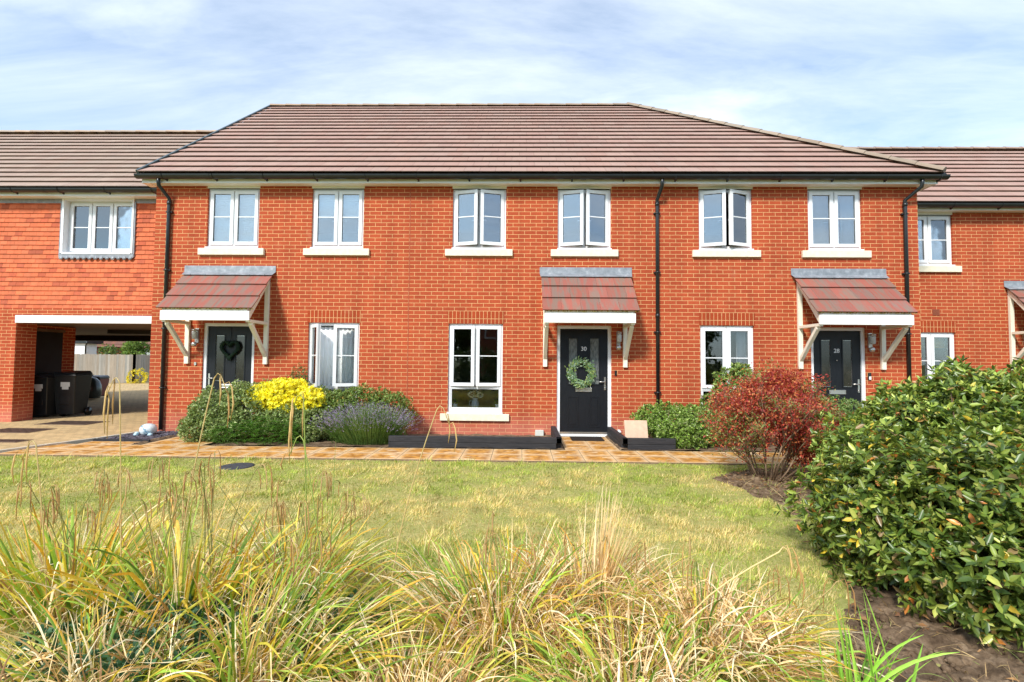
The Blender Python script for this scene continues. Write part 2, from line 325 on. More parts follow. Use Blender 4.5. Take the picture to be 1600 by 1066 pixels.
# ------------------------------------------------------------------ ground heights and masks
class VNoise:
    def __init__(s, seed): s.g = np.random.default_rng(seed).random((64, 64))
    def __call__(s, x, y, sc):
        u, v = np.asarray(x)*sc+1000, np.asarray(y)*sc+1000; i, j = np.floor(u).astype(int), np.floor(v).astype(int); fu, fv = u-i, v-j
        fu = fu*fu*(3-2*fu); fv = fv*fv*(3-2*fv); g = s.g
        a = g[i % 64, j % 64]*(1-fu)+g[(i+1) % 64, j % 64]*fu; b = g[i % 64, (j+1) % 64]*(1-fu)+g[(i+1) % 64, (j+1) % 64]*fu
        return a*(1-fv)+b*fv
VN = VNoise(3); VM = VNoise(9)
def fbm(x, y, sc, o=4, n=VN): return sum(n(x, y, sc*2**k)*.5**k for k in range(o))/sum(.5**k for k in range(o))
def soil_f(x, y):       # >0 inside the bare planting bed
    b = np.interp(y, [0.5, 1.6, 2.2, 2.9, 3.6, 4.4, 5.4, 6.1, 6.6, 7.2], [1.3, 1.32, 1.45, 1.78, 2.2, 2.45, 2.68, 2.42, 3.0, 9])
    return x-b+(fbm(x, y, 2.2)-.5)*.9

# ================================================================== SETTING
def sheet(name, pts, z, mat, kind='structure', parent=None, th=0):
    m = MB(); m.add([(x, y, z) for x, y in pts], [tuple(range(len(pts)))]); o = m.build(name, mat, parent); return tag(o, kind=kind)
GR = Mt('ground_turf'); gn = GR.noise(.8, 6, .6); GR.base(GR.ramp(gn, [(.35, (.06, .085, .02)), (.65, (.16, .15, .06))]), .95, .1)
m = MB(); m.add([(-900, -900, -.03), (900, -900, -.03), (900, 1500, -.03), (-900, 1500, -.03)], [(0, 1, 2, 3)]); tag(m.build('ground', GR.m), kind='structure')
LW = Mt('lawn_soil_thatch'); a = LW.noise(2.2, 7, .65); b = LW.noise(30, 5, .7)
LW.base(LW.mix(.5, LW.ramp(a, [(.35, (.14, .19, .04)), (.5, (.24, .25, .075)), (.68, (.38, .31, .13))]), LW.ramp(b, [(.3, (.26, .28, .06)), (.7, (.62, .52, .22))])), .95, .1); LW.bump(b, .6, .02)
sheet('lawn', [(-16, -6), (9, -6), (9, 6.93), (-16, 6.93)], -.004, LW.m)
# driveway of tan block paving
DR = Mt('tan_block_paving'); vec = DR.coord((1, 1, 1), rot=(0, 0, .12)); b = DR.n('TexBrick'); DR.l(vec, b.inputs[0]); b.inputs['Scale'].default_value = 1
b.inputs['Brick Width'].default_value = .2; b.inputs['Row Height'].default_value = .1; b.inputs['Mortar Size'].default_value = .005; b.inputs['Color1'].default_value = (.60, .43, .22, 1); b.inputs['Color2'].default_value = (.46, .33, .17, 1); b.inputs['Mortar'].default_value = (.20, .15, .09, 1)
c = DR.mix(.4, b.outputs[0], DR.ramp(DR.noise(.9, 6, .6), [(.3, (.7, .68, .62)), (.7, (1.3, 1.25, 1.15))]), 'MULTIPLY'); c = DR.mix(.3, c, DR.ramp(DR.noise(25, 4), [(.3, (.6, .6, .6)), (.7, (1.35, 1.35, 1.35))]), 'MULTIPLY')
DR.base(c, .85, .25); DR.bump(DR.math('SUBTRACT', 1, b.outputs[1]), .4, .004)
sheet('driveway', [(-30, 6.98), (-7.82, 6.98), (-7.40, 8.3), (-7.24, 9.4), (-7.24, 18.5), (-12, 34), (-45, 34), (-45, 12)], .004, DR.m)
KB = simple('concrete_kerb', (.52, .47, .38), .85, .2, var=.12, sc=12, bump=.2)
m = MB()
kp = [(-30, 6.95), (-7.80, 6.95), (-7.36, 8.3), (-7.18, 9.30)]
for i in range(1, 3):
    p, q = Vector((*kp[i], .01)), Vector((*kp[i+1], .01)); n_ = max(1, int((q-p).length/.6))
    for k in range(n_):
        m.bar(p.lerp(q, k/n_+.004), p.lerp(q, (k+1)/n_-.004), .07, .07)
for k in range(14): m.bar((-7.85-k*.6, 6.95, .01), (-7.85-k*.6-.59, 6.95, .01), .07, .07)
tag(m.build('kerb', KB), kind='structure')
# garden path: 450 mm slabs with a riven surface and iron staining
PV = Mt('riven_paving_slab')
cn = PV.coord((1, 1, 1)); a_ = PV.n('Attribute'); a_.attribute_name = 'Col'
wv = PV.noise(3.4, 6, .6, PV.coord((.8, 2.6, 1), rot=(0, 0, .5)), 1.2)
st = PV.ramp(wv, [(.36, (0, 0, 0)), (.46, (1, 1, 1))])
sx = PV.n('SeparateColor'); PV.l(a_.outputs[0], sx.inputs[0])
mask = PV.math('MULTIPLY', st, sx.outputs[0])
cc = PV.mix(mask, PV.mix(sx.outputs[1], (.76, .55, .32), (.66, .49, .30)), PV.ramp(PV.noise(9, 4), [(.35, (.28, .11, .015)), (.65, (.60, .29, .055))]))
cc = PV.mix(.35, cc, PV.ramp(PV.noise(14, 6, .7), [(.3, (.65, .62, .58)), (.7, (1.3, 1.3, 1.3))]), 'MULTIPLY')
PV.base(cc, .8, .25); PV.bump(PV.math('ADD', wv, PV.math('MULTIPLY', PV.noise(26, 5), .3)), .6, .012)
JT = simple('path_bedding', (.24, .17, .10), .95, .1, var=.3, sc=30)
m = MB(); m.box(-7.7, 7.5, 6.955, 7.86, -.05, .008); m.box(.72, 1.60, 7.86, 9.30, -.05, .008); m.box(-7.30, -6.3, 7.86, 8.15, -.05, .008); m.box(5.5, 6.6, 7.86, 9.3, -.05, .008); m.box(-6.25, -5.2, 7.86, 9.3, -.05, .008)
bed = m.build('garden_path', JT); tag(bed, kind='structure')
m = MB()
def slab(m, x0, x1, y0, y1):
    # subdivided slab so that the stain mask can fall off towards its edges
    n = 6; vs = []; cs = []; tone = random.random()
    for j in range(n+1):
        for i in range(n+1):
            x = x0+(x1-x0)*i/n; y = y0+(y1-y0)*j/n; e = min(i, n-i, j, n-j)
            vs.append((x, y, .018+random.uniform(-.001, .001) if e else .014)); cs.append((.25 if e == 0 else (.9 if e == 1 else 1), tone, 0))
    b0 = len(m.v)
    for v, c in zip(vs, cs): m.v.append(v); m.col.append(c)
    for j in range(n):
        for i in range(n): m.f.append([b0+j*(n+1)+i, b0+j*(n+1)+i+1, b0+(j+1)*(n+1)+i+1, b0+(j+1)*(n+1)+i]); m.mi.append(0); m.sm.append(False)
for k in range(34):
    x = -7.68+k*.453
    for j in range(2): slab(m, x+.004, x+.449, 6.96+j*.453, 6.96+j*.453+.445)
for j in range(3):
    for k in range(2): slab(m, .722+k*.44, .722+k*.44+.434, 7.868+j*.453, 7.868+j*.453+.447); slab(m, -6.2+k*.5, -6.2+k*.5+.49, 7.868+j*.453, 7.868+j*.453+.447); slab(m, 5.6+k*.48, 5.6+k*.48+.47, 7.868+j*.453, 7.868+j*.453+.447)
for k in range(2): slab(m, -7.28+k*.45, -7.28+k*.45+.44, 7.868, 8.14)
o = m.build('paving', PV.m); tag(o, kind='structure')
# planting bed soil under the shrubs and along the wall
SO = Mt('bare_soil'); so1 = SO.noise(9, 8, .7); SO.base(SO.ramp(so1, [(.3, (.07, .045, .028)), (.5, (.17, .115, .072)), (.72, (.36, .26, .17))]), .95, .1); SO.bump(SO.noise(28, 8, .75), .8, .02)
nx, ny = 620, 460; xs = np.linspace(.4, 9, nx); ys = np.linspace(.6, 6.94, ny); X, Y = np.meshgrid(xs, ys)
f = soil_f(X, Y); Z = -.03+np.clip(f*3+.5, 0, 1)*.04+np.clip(f*2, 0, 1)*((fbm(X, Y, 5, 5)-.35)*.12+np.abs(fbm(X, Y, 11, 4)-.5)*.08+(fbm(X, Y, 26, 3)-.5)*.05)
F = (np.arange(nx-1)[None]+np.arange(ny-1)[:, None]*nx).ravel(); F = np.stack([F, F+1, F+nx+1, F+nx], 1)
tag(npmesh('soil', np.stack([X, Y, Z], -1).reshape(-1, 3), F, np.ones((nx*ny, 3)), SO.m, smooth=True), kind='structure')
nx, ny = 240, 26; xs = np.linspace(-6.4, 7.5, nx); ys = np.linspace(7.87, 9.32, ny); X, Y = np.meshgrid(xs, ys); Z = .0+fbm(X, Y, 6, 4)*.05
for (xa, xb) in ((.70, 1.62), (-6.3, -5.1), (5.45, 6.65)): Z[(X > xa) & (X < xb)] = -.04
Z[(X > -6.3) & (X < -5.6) & (Y < 8.3)] = -.04
F = (np.arange(nx-1)[None]+np.arange(ny-1)[:, None]*nx).ravel(); F = np.stack([F, F+1, F+nx+1, F+nx], 1)
tag(npmesh('flower_bed_soil', np.stack([X, Y, Z], -1).reshape(-1, 3), F, np.ones((nx*ny, 3)), SO.m, smooth=True), kind='structure')

# ================================================================== MAIN TERRACE
YW = 9.33
terr = empty('terraced_house_block', (0.16, YW, 0), 'long two-storey red brick terrace in the middle with three porch canopies and black front doors', 'house')
def wall_grid(m, x0, x1, z0, z1, holes, y, depth, rev_mi=0):
    xs = sorted({x0, x1}|{h[0] for h in holes}|{h[1] for h in holes}); zs = sorted({z0, z1}|{h[2] for h in holes}|{h[3] for h in holes})
    for i in range(len(xs)-1):
        for j in range(len(zs)-1):
            cx, cz = (xs[i]+xs[i+1])/2, (zs[j]+zs[j+1])/2
            if any(h[0] < cx < h[1] and h[2] < cz < h[3] for h in holes): continue
            for yy, fl in ((y, 0), (y+depth, 1)):
                q = [(xs[i], yy, zs[j]), (xs[i+1], yy, zs[j]), (xs[i+1], yy, zs[j+1]), (xs[i], yy, zs[j+1])]
                m.add(q if not fl else q[::-1], [(0, 1, 2, 3)])
    for a, b, c, d in holes:
        m.add([(a, y, c), (a, y+depth, c), (a, y+depth, d), (a, y, d)], [(0, 1, 2, 3)], mi=rev_mi); m.add([(b, y, c), (b, y, d), (b, y+depth, d), (b, y+depth, c)], [(0, 1, 2, 3)], mi=rev_mi)
        m.add([(a, y, c), (b, y, c), (b, y+depth, c), (a, y+depth, c)], [(0, 1, 2, 3)], mi=rev_mi); m.add([(a, y, d), (a, y+depth, d), (b, y+depth, d), (b, y, d)], [(0, 1, 2, 3)], mi=rev_mi)
UP = [(-6.222, -5.190), (-4.140, -3.116), (-1.362, -.320), (.690, 1.720), (3.416, 4.443), (5.507, 6.530)]
GW = [(-4.153, -3.148), (-1.413, -.360), (3.426, 4.448)]
DO = [(-6.222, -5.205), (.685, 1.730), (5.522, 6.552)]
UZ = (3.63, 4.80); GZ = (.45, 2.15); DZ = (-.02, 2.13)
holes = [(a, b, *UZ) for a, b in UP]+[(a, b, *GZ) for a, b in GW]+[(a, b, *DZ) for a, b in DO]
XL, XR, ZT, YB = -7.26, 7.588, 4.90, 18.3
m = MB(); wall_grid(m, XL, XR, -.1, ZT, holes, YW, .28)
# end and rear walls
m.add([(XL, YB, -.1), (XL, YW, -.1), (XL, YW, ZT), (XL, 13.82, 8.72), (XL, YB, ZT)], [(0, 1, 2, 3, 4)])
m.add([(XR, YW, -.1), (XR, YB, -.1), (XR, YB, ZT), (XR, YW, ZT)], [(0, 1, 2, 3)]); m.add([(XR, YB, -.1), (XL, YB, -.1), (XL, YB, ZT), (XR, YB, ZT)], [(0, 1, 2, 3)])
m.build('wall', BRICK, terr)
m = MB(); m.box(XL+.3, XR-.3, YW+.29, YB-.3, 2.45, 2.7); m.box(XL+.3, XR-.3, YW+.29, YB-.3, 4.84, 4.9)
for x in (-2.2, 2.55): m.box(x-.1, x+.1, YW+.29, YB-.3, -.05, 4.84)
m.box(XL+.3, XR-.3, 12.8, 12.9, -.05, 4.84)
m.build('room_partition', ROOM, terr)
for a, b in GW:
    m = MB(); m.box(a-.02, b+.02, YW-.004, YW+.02, 2.152, 2.39); m.build('soldier_course', SOLD, terr)
JM = simple('joint_sealant', (.34, .08, .04), .8, .2)
m = MB(); m.box(-2.205, -2.190, YW-.003, YW+.01, .0, 4.88); m.build('movement_joint', JM, terr)

def rot_about(x, y, ang): return Matrix.Translation((x, y, 0)) @ Matrix.Rotation(ang, 4, 'Z') @ Matrix.Translation((-x, -y, 0))
def window(parent, x0, x1, z0, z1, yw, openl=0, openr=0, transom=None, sill=True, bars=True, panes=2, reveal=.045, bar_pos=.5, vent=False):
    GL = GLASS if z0 > 3 else GLASS_LOW
    yf = yw+reveal; f = MB(); f.frame(x0, x1, z0, z1, .05, yf, yf+.07, wb=.06)
    zc0 = z0+.06; W_ = (x1-x0)
    xs = [x0+.05+(W_-.1)*i/panes for i in range(panes+1)]
    zb = transom if transom else zc0
    for i in range(1, panes): f.box(xs[i]-.022, xs[i]+.022, yf+.004, yf+.066, zb, z1-.05)
    if transom: f.box(x0+.05, x1-.05, yf+.004, yf+.066, transom-.025, transom+.025)
    fo = f.build('window', WHITE, parent)
    if vent: v = MB(); v.box((x0+x1)/2-.17, (x0+x1)/2+.17, yf-.012, yf, z1-.035, z1-.018); v.build('trickle_vent', CREAMW, fo)
    if transom:
        g = MB(); g.box(x0+.05, x1-.05, yf+.03, yf+.038, zc0, transom-.025); g.build('pane', GL, fo)
        b_ = MB(); b_.frame(x0+.052, x1-.052, zc0+.002, transom-.027, .018, yf+.012, yf+.05); b_.build('glazing_bead', WHITE, fo)
    for i in range(panes):
        a = xs[i]+(.004 if i == 0 else .026); b = xs[i+1]-(.004 if i == panes-1 else .026); c0 = (transom+.029 if transom else zc0+.004); c1 = z1-.054
        ang = 0; M = None
        if i == 0 and openl: M = rot_about(a, yf-.01, -math.radians(openl))
        if i == panes-1 and openr: M = rot_about(b, yf-.01, math.radians(openr))
        cs = MB(); cs.frame(a-.012, b+.012, c0-.012, c1+.012, .062, yf-.022, yf+.0, M=M); cs.frame(a, b, c0, c1, .052, yf, yf+.045, M=M)
        if bars: zz = c0+(c1-c0)*bar_pos; cs.box(a+.05, b-.05, yf-.004, yf+.022, zz-.009, zz+.009, M=M)
        cs.build('casement', WHITE, fo)
        gs = MB(); gs.frame(a+.050, b-.050, c0+.050, c1-.050, .007, yf-.001, yf+.003, M=M); gs.build('glazing_seal', BLACK, fo)
        g = MB(); g.box(a+.045, b-.045, yf+.003, yf+.009, c0+.045, c1-.045, M=M); g.build('pane', GL, fo)
        if i in (0, panes-1):
            h = MB(); hx = b-.022 if i == 0 else a+.022; zz = c0+(c1-c0)*.47
            h.box(hx-.012, hx+.012, yf+.047, yf+.06, zz-.03, zz+.03, M=M); sx_ = -1 if i == 0 else 1; h.bar((hx, yf+.07, zz), (hx+sx_*.10, yf+.075, zz-.006), .016, .016, M=M); h.build('window_handle', WHITE, fo)
    if sill:
        p = MB(); p.box(x0-.008, x1+.008, yw-.035, yf+.02, z0-.030, z0-.002); p.build('cill_nose', WHITE, fo)
        s_ = MB(); s_.box(x0-.135, x1+.135, yw-.055, yw+.12, z0-.165, z0-.032); s_.build('sill', SILL, fo, bevel=.006)
    return fo
opens = [(0, 0), (0, 0), (15, 15), (14, 15), (17, 20), (0, 0)]
for (a, b), (p, q) in zip(UP, opens): window(terr, a, b, *UZ, YW, p, q, bar_pos=.52)
window(terr, *GW[0], *GZ, YW, 52, 18, transom=.90); window(terr, *GW[1], *GZ, YW, 7, 7, transom=.93); window(terr, *GW[2], *GZ, YW, 0, 0, transom=.93, vent=True)
# head boards between the upper frames and the soffit
for a, b in UP: m = MB(); m.box(a-.01, b+.01, YW-.006, YW+.06, 4.80, 4.86); m.build('head_board', CREAMW, terr)

def text_part(txt, size, M, mat, parent, name):
    cu = bpy.data.curves.new(name, 'FONT'); cu.body = txt; cu.size = size; cu.align_x = 'CENTER'; cu.extrude = .003; cu.offset = size*.002
    tmp = bpy.data.objects.new('tmp_text', cu); COL.objects.link(tmp); bpy.context.view_layer.update()
    me = bpy.data.meshes.new_from_object(tmp.evaluated_get(bpy.context.evaluated_depsgraph_get())); bpy.data.objects.remove(tmp)
    me.transform(M); me.name = name; return link(name, me, mat, parent)
def door(parent, x0, x1, hand, number, glass, yw=YW, knocker=False):
    z0, z1 = DZ; yf = yw+.03
    f = MB(); f.box(x0, x0+.062, yf, yf+.08, z0, z1); f.box(x1-.062, x1, yf, yf+.08, z0, z1); f.box(x0+.062, x1-.062, yf, yf+.08, z1-.062, z1); f.box(x0+.062, x1-.062, yf, yf+.09, z0, .045)
    d0, d1, e0, e1 = x0+.066, x1-.066, .050, z1-.066
    dl = MB(); yl = yf+.028; Wd = d1-d0
    pw = Wd*.205; pxa = d0+Wd*.17; pxb = d1-Wd*.17-pw
    gz0, gz1, lz0, lz1 = e0+.94, e1-.17, e0+.14, e0+.70
    dl_holes = [(pxa, pxa+pw, gz0, gz1), (pxb, pxb+pw, gz0, gz1)]
    dr = dl; wall_grid(dr, d0, d1, e0, e1, dl_holes, yl, .04)
    for a in (pxa, pxb):                                  # raised-and-fielded lower panels, moulded rims
        dr.frame(a-.012, a+pw+.012, lz0-.012, lz1+.012, .018, yl-.007, yl+.002); dr.box(a+.035, a+pw-.035, yl-.009, yl+.002, lz0+.035, lz1-.035)
        dr.frame(a-.014, a+pw+.014, gz0-.014, gz1+.014, .020, yl-.009, yl+.002)
    D = dr.build('door', DOORB, parent)
    f.build('door_frame', WHITE, D)
    s_ = MB(); s_.box(d0, d1, yl-.012, yl, e0, e0+.035); s_.box(x0+.02, x1-.02, yw-.03, yf+.02, -.03, .012); s_.build('threshold', METAL, D)
    for a in (pxa, pxb):
        g = MB(); g.box(a, a+pw, yl+.012, yl+.02, gz0, gz1); g.build('glass_panel', OBSC if glass else OBSCD, D)
        g = MB(); g.frame(a+.008, a+pw-.008, gz0+.008, gz1-.008, .006, yl+.006, yl+.012); g.build('bevel_strip', METAL if not glass else DOORB, D)
    cx = (d0+d1)/2
    lb = MB(); lb.frame(cx-.155, cx+.155, .855, .935, .014, yl-.016, yl); lb.box(cx-.14, cx+.14, yl-.012, yl-.001, .869, .921); lb.build('letterbox', METAL, D, bevel=.003)
    hx = d1-.05 if hand > 0 else d0+.05
    h = MB(); h.box(hx-.016, hx+.016, yl-.014, yl, .89, 1.14); h.tube([(hx, yl-.01, 1.05), (hx, yl-.05, 1.05), (hx-hand*.13, yl-.052, 1.048)], .011, 8); h.tube([(hx, yl-.02, .93), (hx, yl, .93)], .013, 8); h.build('handle', METAL, D)
    if number: text_part(number, .112, Matrix.Translation((cx, yl-.004, 1.645)) @ Matrix.Rotation(PI/2, 4, 'X'), WHITE, D, 'house_number')
    if knocker: k = MB(); k.tube([(cx, yl-.012, 1.50), (cx, yl, 1.50)], .012, 10); k.build('spy_hole', METAL, D)
    bd = MB(); return D
door(terr, *DO[0], -1, None, False); door(terr, *DO[1], 1, '30', True); door(terr, *DO[2], 1, '28', False, knocker=True)

def tcol(c, v=.12):
    k = random.uniform(1-v, 1+v); j = random.uniform(-.4, .4)*v; return (c[0]*k*(1+j), c[1]*k, c[2]*k*(1-j))
def canopy(parent, x0, x1, fx0, fx1, yw=YW, streak=True):
    yb, zb, yf, zf = yw-.03, 3.085, yw-.74, 2.325
    C = MB(); fa = MB(); fa.box(fx0, fx1, yw-.715, yw-.685, 2.125, 2.30)
    Co = fa.build('canopy', CREAMW, parent, bevel=.004)
    sl = Vector((0, yf-yb, zf-zb)); nrm = Vector((0, zf-zb, yb-yf)).normalized(); nrm = -nrm if nrm.z < 0 else nrm
    t = MB()
    for r in range(3):
        a0, a1 = r/3, (r+1)/3+(.03 if r < 2 else 0)
        n = 5; w_ = (x1-x0)/n; off = 0 if r % 2 == 0 else w_/2
        xs = [x0]+[x0+off+w_*k for k in range(0 if off else 1, n+1) if x0+off+w_*k < x1-.01]+[x1]
        for i in range(len(xs)-1):
            p, q = xs[i]+.0015, xs[i+1]-.0015; cc = tcol((.40, .40, .40), .16)
            up = Vector((0, yb, zb))+sl*max(0, a0-.02); dn = Vector((0, yb, zb))+sl*min(1, (r+1)/3); th = .030; lift = nrm*.042
            def P(x, base, h): return Vector((x, base.y, base.z))+h
            t.hexa([P(p, up, nrm*.0), P(q, up, nrm*.0), P(q, dn, lift-nrm*.020), P(p, dn, lift-nrm*.020), P(p, up, nrm*.010), P(q, up, nrm*.010), P(q, dn, lift), P(p, dn, lift)], col=cc)
    t.build('tiles', CTILE, Co)
    # lichen along the drip edge
    l = MB()
    for k in range(46): x = random.uniform(x0, x1); s_ = random.uniform(.008, .028); l.box(x, x+s_, yf-.003, yf+.008, zf-.001, zf+random.uniform(.012, .03))
    l.build('lichen', LICHEN, Co)
    f2 = MB(); e = .02
    f2.add([(x0-.03, yw-.006, 3.255), (x1+.03, yw-.006, 3.255), (x1+.03, yw-.012, 3.13), (x0-.03, yw-.012, 3.13), (x1+.012, yw-.115, 3.055), (x0-.012, yw-.115, 3.055)], [(0, 1, 2, 3), (3, 2, 4, 5)])
    for k in range(6):                                            # welted lower edge and clips
        x = x0+(x1-x0)*(k+.5)/6; f2.box(x-.015, x+.015, yw-.125, yw-.09, 3.055, 3.072)
    fo = f2.build('flashing', LEAD, Co); so_ = fo.modifiers.new('s', 'SOLIDIFY'); so_.thickness = .006
    # ceiling board under the tiles and side bargeboards following the slope
    c = MB(); up = Vector((0, yb, zb)); dn = Vector((0, yf+.03, zf+.03))
    c.hexa([(fx0+.04, yb, zb-.09), (fx1-.04, yb, zb-.09), (fx1-.04, yf+.03, zf-.05), (fx0+.04, yf+.03, zf-.05), (fx0+.04, yb, zb-.012), (fx1-.04, yb, zb-.012), (fx1-.04, yf+.03, zf+.02), (fx0+.04, yf+.03, zf+.02)]); c.build('ceiling_board', CREAMW, Co)
    for s_, fx in ((1, fx0), (-1, fx1)):
        b_ = MB(); xa, xb = sorted((fx, fx+s_*.035))
        b_.hexa([(xa, yb+.02, zb-.115), (xb, yb+.02, zb-.115), (xb, yf+.055, zf-.165), (xa, yf+.055, zf-.165), (xa, yb+.02, zb-.004), (xb, yb+.02, zb-.004), (xb, yf+.055, zf-.03), (xa, yf+.055, zf-.03)]); b_.build('bargeboard', CREAM, Co)
        k = MB(); ka, kb = sorted((fx+s_*.005, fx+s_*.085))
        k.box(ka, kb, yw-.055, yw-.0, 1.33, 2.95)                                   # post on the wall
        k.box(ka+.004, kb-.004, yw-.68, yw-.055, 2.095, 2.150)                      # horizontal rail
        pts = [(yw-.04, 1.50), (yw-.14, 1.60), (yw-.30, 1.78), (yw-.47, 1.96), (yw-.60, 2.095)]
        for i in range(4):                                                          # slightly curved brace
            (ya, za_), (yb_, zb_) = pts[i], pts[i+1]; k.hexa([(ka+.006, ya, za_-.045), (kb-.006, ya, za_-.045), (kb-.006, yb_, zb_-.045), (ka+.006, yb_, zb_-.045), (ka+.006, ya, za_+.045), (kb-.006, ya, za_+.045), (kb-.006, yb_, zb_+.045), (ka+.006, yb_, zb_+.045)])
        k.build('bracket', CREAM, Co, bevel=.004)
    return Co
LICHEN = simple('yellow_lichen', (.34, .26, .05), .9, .1, var=.4, sc=40)
canopy(terr, -6.60, -4.85, -6.555, -4.92); canopy(terr, .372, 2.090, .411, 2.032); canopy(terr, 5.19, 6.93, 5.26, 6.90)

# wall lamps beside the doors, door bells, meter box details
LAMPG = simple('frosted_lamp', (.55, .58, .58), .25, .5, var=.1)
for x in (-6.33, 1.86, 6.62):
    m = MB(); m.box(x-.035, x+.035, YW-.03, YW, 1.74, 2.02); m.tube([(x, YW-.02, 1.99), (x, YW-.09, 1.99)], .016, 8); m.lathe([(.02, 0), (.05, .015), (.05, .03), (.01, .045)], (x, YW-.10, 1.96), 14); lo = m.build('wall_lamp', METAL, terr)
    m = MB(); m.lathe([(.03, 0), (.042, .01), (.045, .13), (.04, .15)], (x, YW-.10, 1.81), 14); m.build('lamp_glass', LAMPG, lo)
    m = MB(); m.lathe([(.012, 0), (.04, .012), (.05, .05), (.035, .085), (.01, .095)], (x-.01, YW-.085, 1.66), 14); m.build('sensor', METAL, lo)
m = MB(); m.box(1.79, 1.83, YW-.02, YW, 1.17, 1.27); m.build('doorbell', BLACK, terr, bevel=.004)
m = MB(); m.box(6.575, 6.63, YW-.024, YW, 1.13, 1.27); db = m.build('doorbell', BLACK, terr, bevel=.004); m = MB(); m.box(6.583, 6.622, YW-.03, YW-.024, 1.14, 1.20); m.build('bell_button', WHITE, db)
m = MB(); m.box(-6.37, -6.33, YW-.02, YW, 1.30, 1.36); m.build('doorbell', METAL, terr)
m = MB(); m.box(.275, .435, YW-.09, YW, .02, .125); m.build('outlet_box', simple('grey_box', (.55, .55, .50), .6), terr, bevel=.006)
m = MB(); m.tube([(1.86, YW, .13), (1.86, YW-.09, .13), (1.88, YW-.11, .10)], .025, 10); m.build('overflow_pipe', WHITE, terr)

# roof -------------------------------------------------------------------
def tile_slope(m, E0, E1, R0, R1, rows, tw, th=.044, base=(.33, .19, .145), var=.12, jit=.002, alt=None, step=.5):
    """tiles between eave line E0-E1 and upper line R0-R1"""
    E0, E1, R0, R1 = map(Vector, (E0, E1, R0, R1)); u = (E1-E0).normalized(); n = u.cross((R0+R1)/2-(E0+E1)/2).normalized()
    if n.z < 0: n = -n
    Wl = (E1-E0).length
    for r in range(rows):
        t0, t1 = r/rows, min(1, (r+1.12)/rows)
        A0, A1, B0, B1 = E0.lerp(R0, t0), E1.lerp(R1, t0), E0.lerp(R0, t1), E1.lerp(R1, t1)
        ua0, ua1, ub0, ub1 = [(p-E0).dot(u) for p in (A0, A1, B0, B1)]
        sa = A0-u*ua0; sb = B0-u*ub0; off = (r % 2)*step*tw; lo = min(ua0, ub0); hi = max(ua1, ub1)
        k0 = math.floor((lo-off)/tw); k1 = math.ceil((hi-off)/tw)
        for k in range(k0, k1):
            a, b = off+k*tw+.002, off+(k+1)*tw-.002
            xa0, xa1 = max(a, ua0), min(b, ua1); xb0, xb1 = max(a, ub0), min(b, ub1)
            if xa1-xa0 < .01 and xb1-xb0 < .01: continue
            xa1 = max(xa0, xa1) if xa1 > xa0 else xa0; xb1 = xb1 if xb1 > xb0 else xb0
            if xa1 <= xa0: xa0 = xa1 = min(max(xa0, ua0), ua1)
            if xb1 <= xb0: xb0 = xb1 = min(max((xb0+xb1)/2, ub0), ub1)
            j = random.uniform(0, jit); c = tcol(base if not alt or random.random() < .5 else alt, var)
            lo_ = n*(th+j); l0 = n*(th*.66+j)
            m.hexa([sa+u*xa0+l0, sa+u*xa1+l0, sb+u*xb1-n*.012, sb+u*xb0-n*.012, sa+u*xa0+lo_, sa+u*xa1+lo_, sb+u*xb1+n*.001, sb+u*xb0+n*.001], col=c)
def ridge_run(m, a, b, r=.115, seg=.45, base=(.33, .24, .17), flat=.70):
    a, b = Vector(a), Vector(b); n = max(1, round((b-a).length/seg)); d = (b-a).normalized(); s_ = d.cross(Vector((0, 0, 1))).normalized(); up = s_.cross(d).normalized()
    for k in range(n):
        p, q = a.lerp(b, k/n), a.lerp(b, (k+1)/n+.02/(b-a).length*1); c = tcol(base, .13); R = 8; vs = []
        for pt, rr in ((p, r*1.16), (q, r)):
            for i in range(R+1): an = PI*i/R; vs.append(pt+s_*(rr*math.cos(an))+up*(rr*math.sin(an)*flat))
        fs = [(i, i+1, R+2+i, R+1+i) for i in range(R)]+[tuple(range(R+1))[::-1], tuple(range(R+1, 2*R+2))]
        m.add(vs, fs, col=c)
ROOFC = (.370, .232, .188); ROOFC2 = (.380, .25, .203)
YE, ZE, YRD, ZRD = 9.05, 5.00, 13.85, 8.88; XVL, XHR, XRE = -7.42, 7.86, 3.06
m = MB()
tile_slope(m, (XVL, YE, ZE), (XHR, YE, ZE), (XVL, YRD, ZRD), (XRE, YRD, ZRD), 18, .30, base=ROOFC, alt=ROOFC2, var=.035)
YR2 = 2*YRD-YE
tile_slope(m, (XHR, YE, ZE), (XHR, YR2, ZE), (XRE, YRD, ZRD), (XRE, YRD, ZRD), 18, .30, base=ROOFC, alt=ROOFC2, var=.035)
tile_slope(m, (XHR, YR2, ZE), (XVL, YR2, ZE), (XRE, YRD, ZRD), (XVL, YRD, ZRD), 18, .60, base=ROOFC, alt=ROOFC2, var=.035)
rf = m.build('roof', TILE, terr)
m = MB(); ridge_run(m, (XVL, YRD, ZRD-.02), (XRE, YRD, ZRD-.02)); m.build('ridge_tiles', TILE, rf)
m = MB(); ridge_run(m, (XHR, YE, ZE+.03), (XRE, YRD, ZRD+.02), base=(.30, .235, .175)); ridge_run(m, (XHR, YR2, ZE+.03), (XRE, YRD, ZRD+.02)); m.build('hip_tiles', TILE, rf)
m = MB()
for y2 in (YE, YR2): m.bar((XVL-.015, y2, ZE+.02), (XVL-.015, YRD, ZRD+.03), .05, .075)
m.build('verge_trim', simple('dark_verge', (.035, .06, .065), .3, .5), rf)
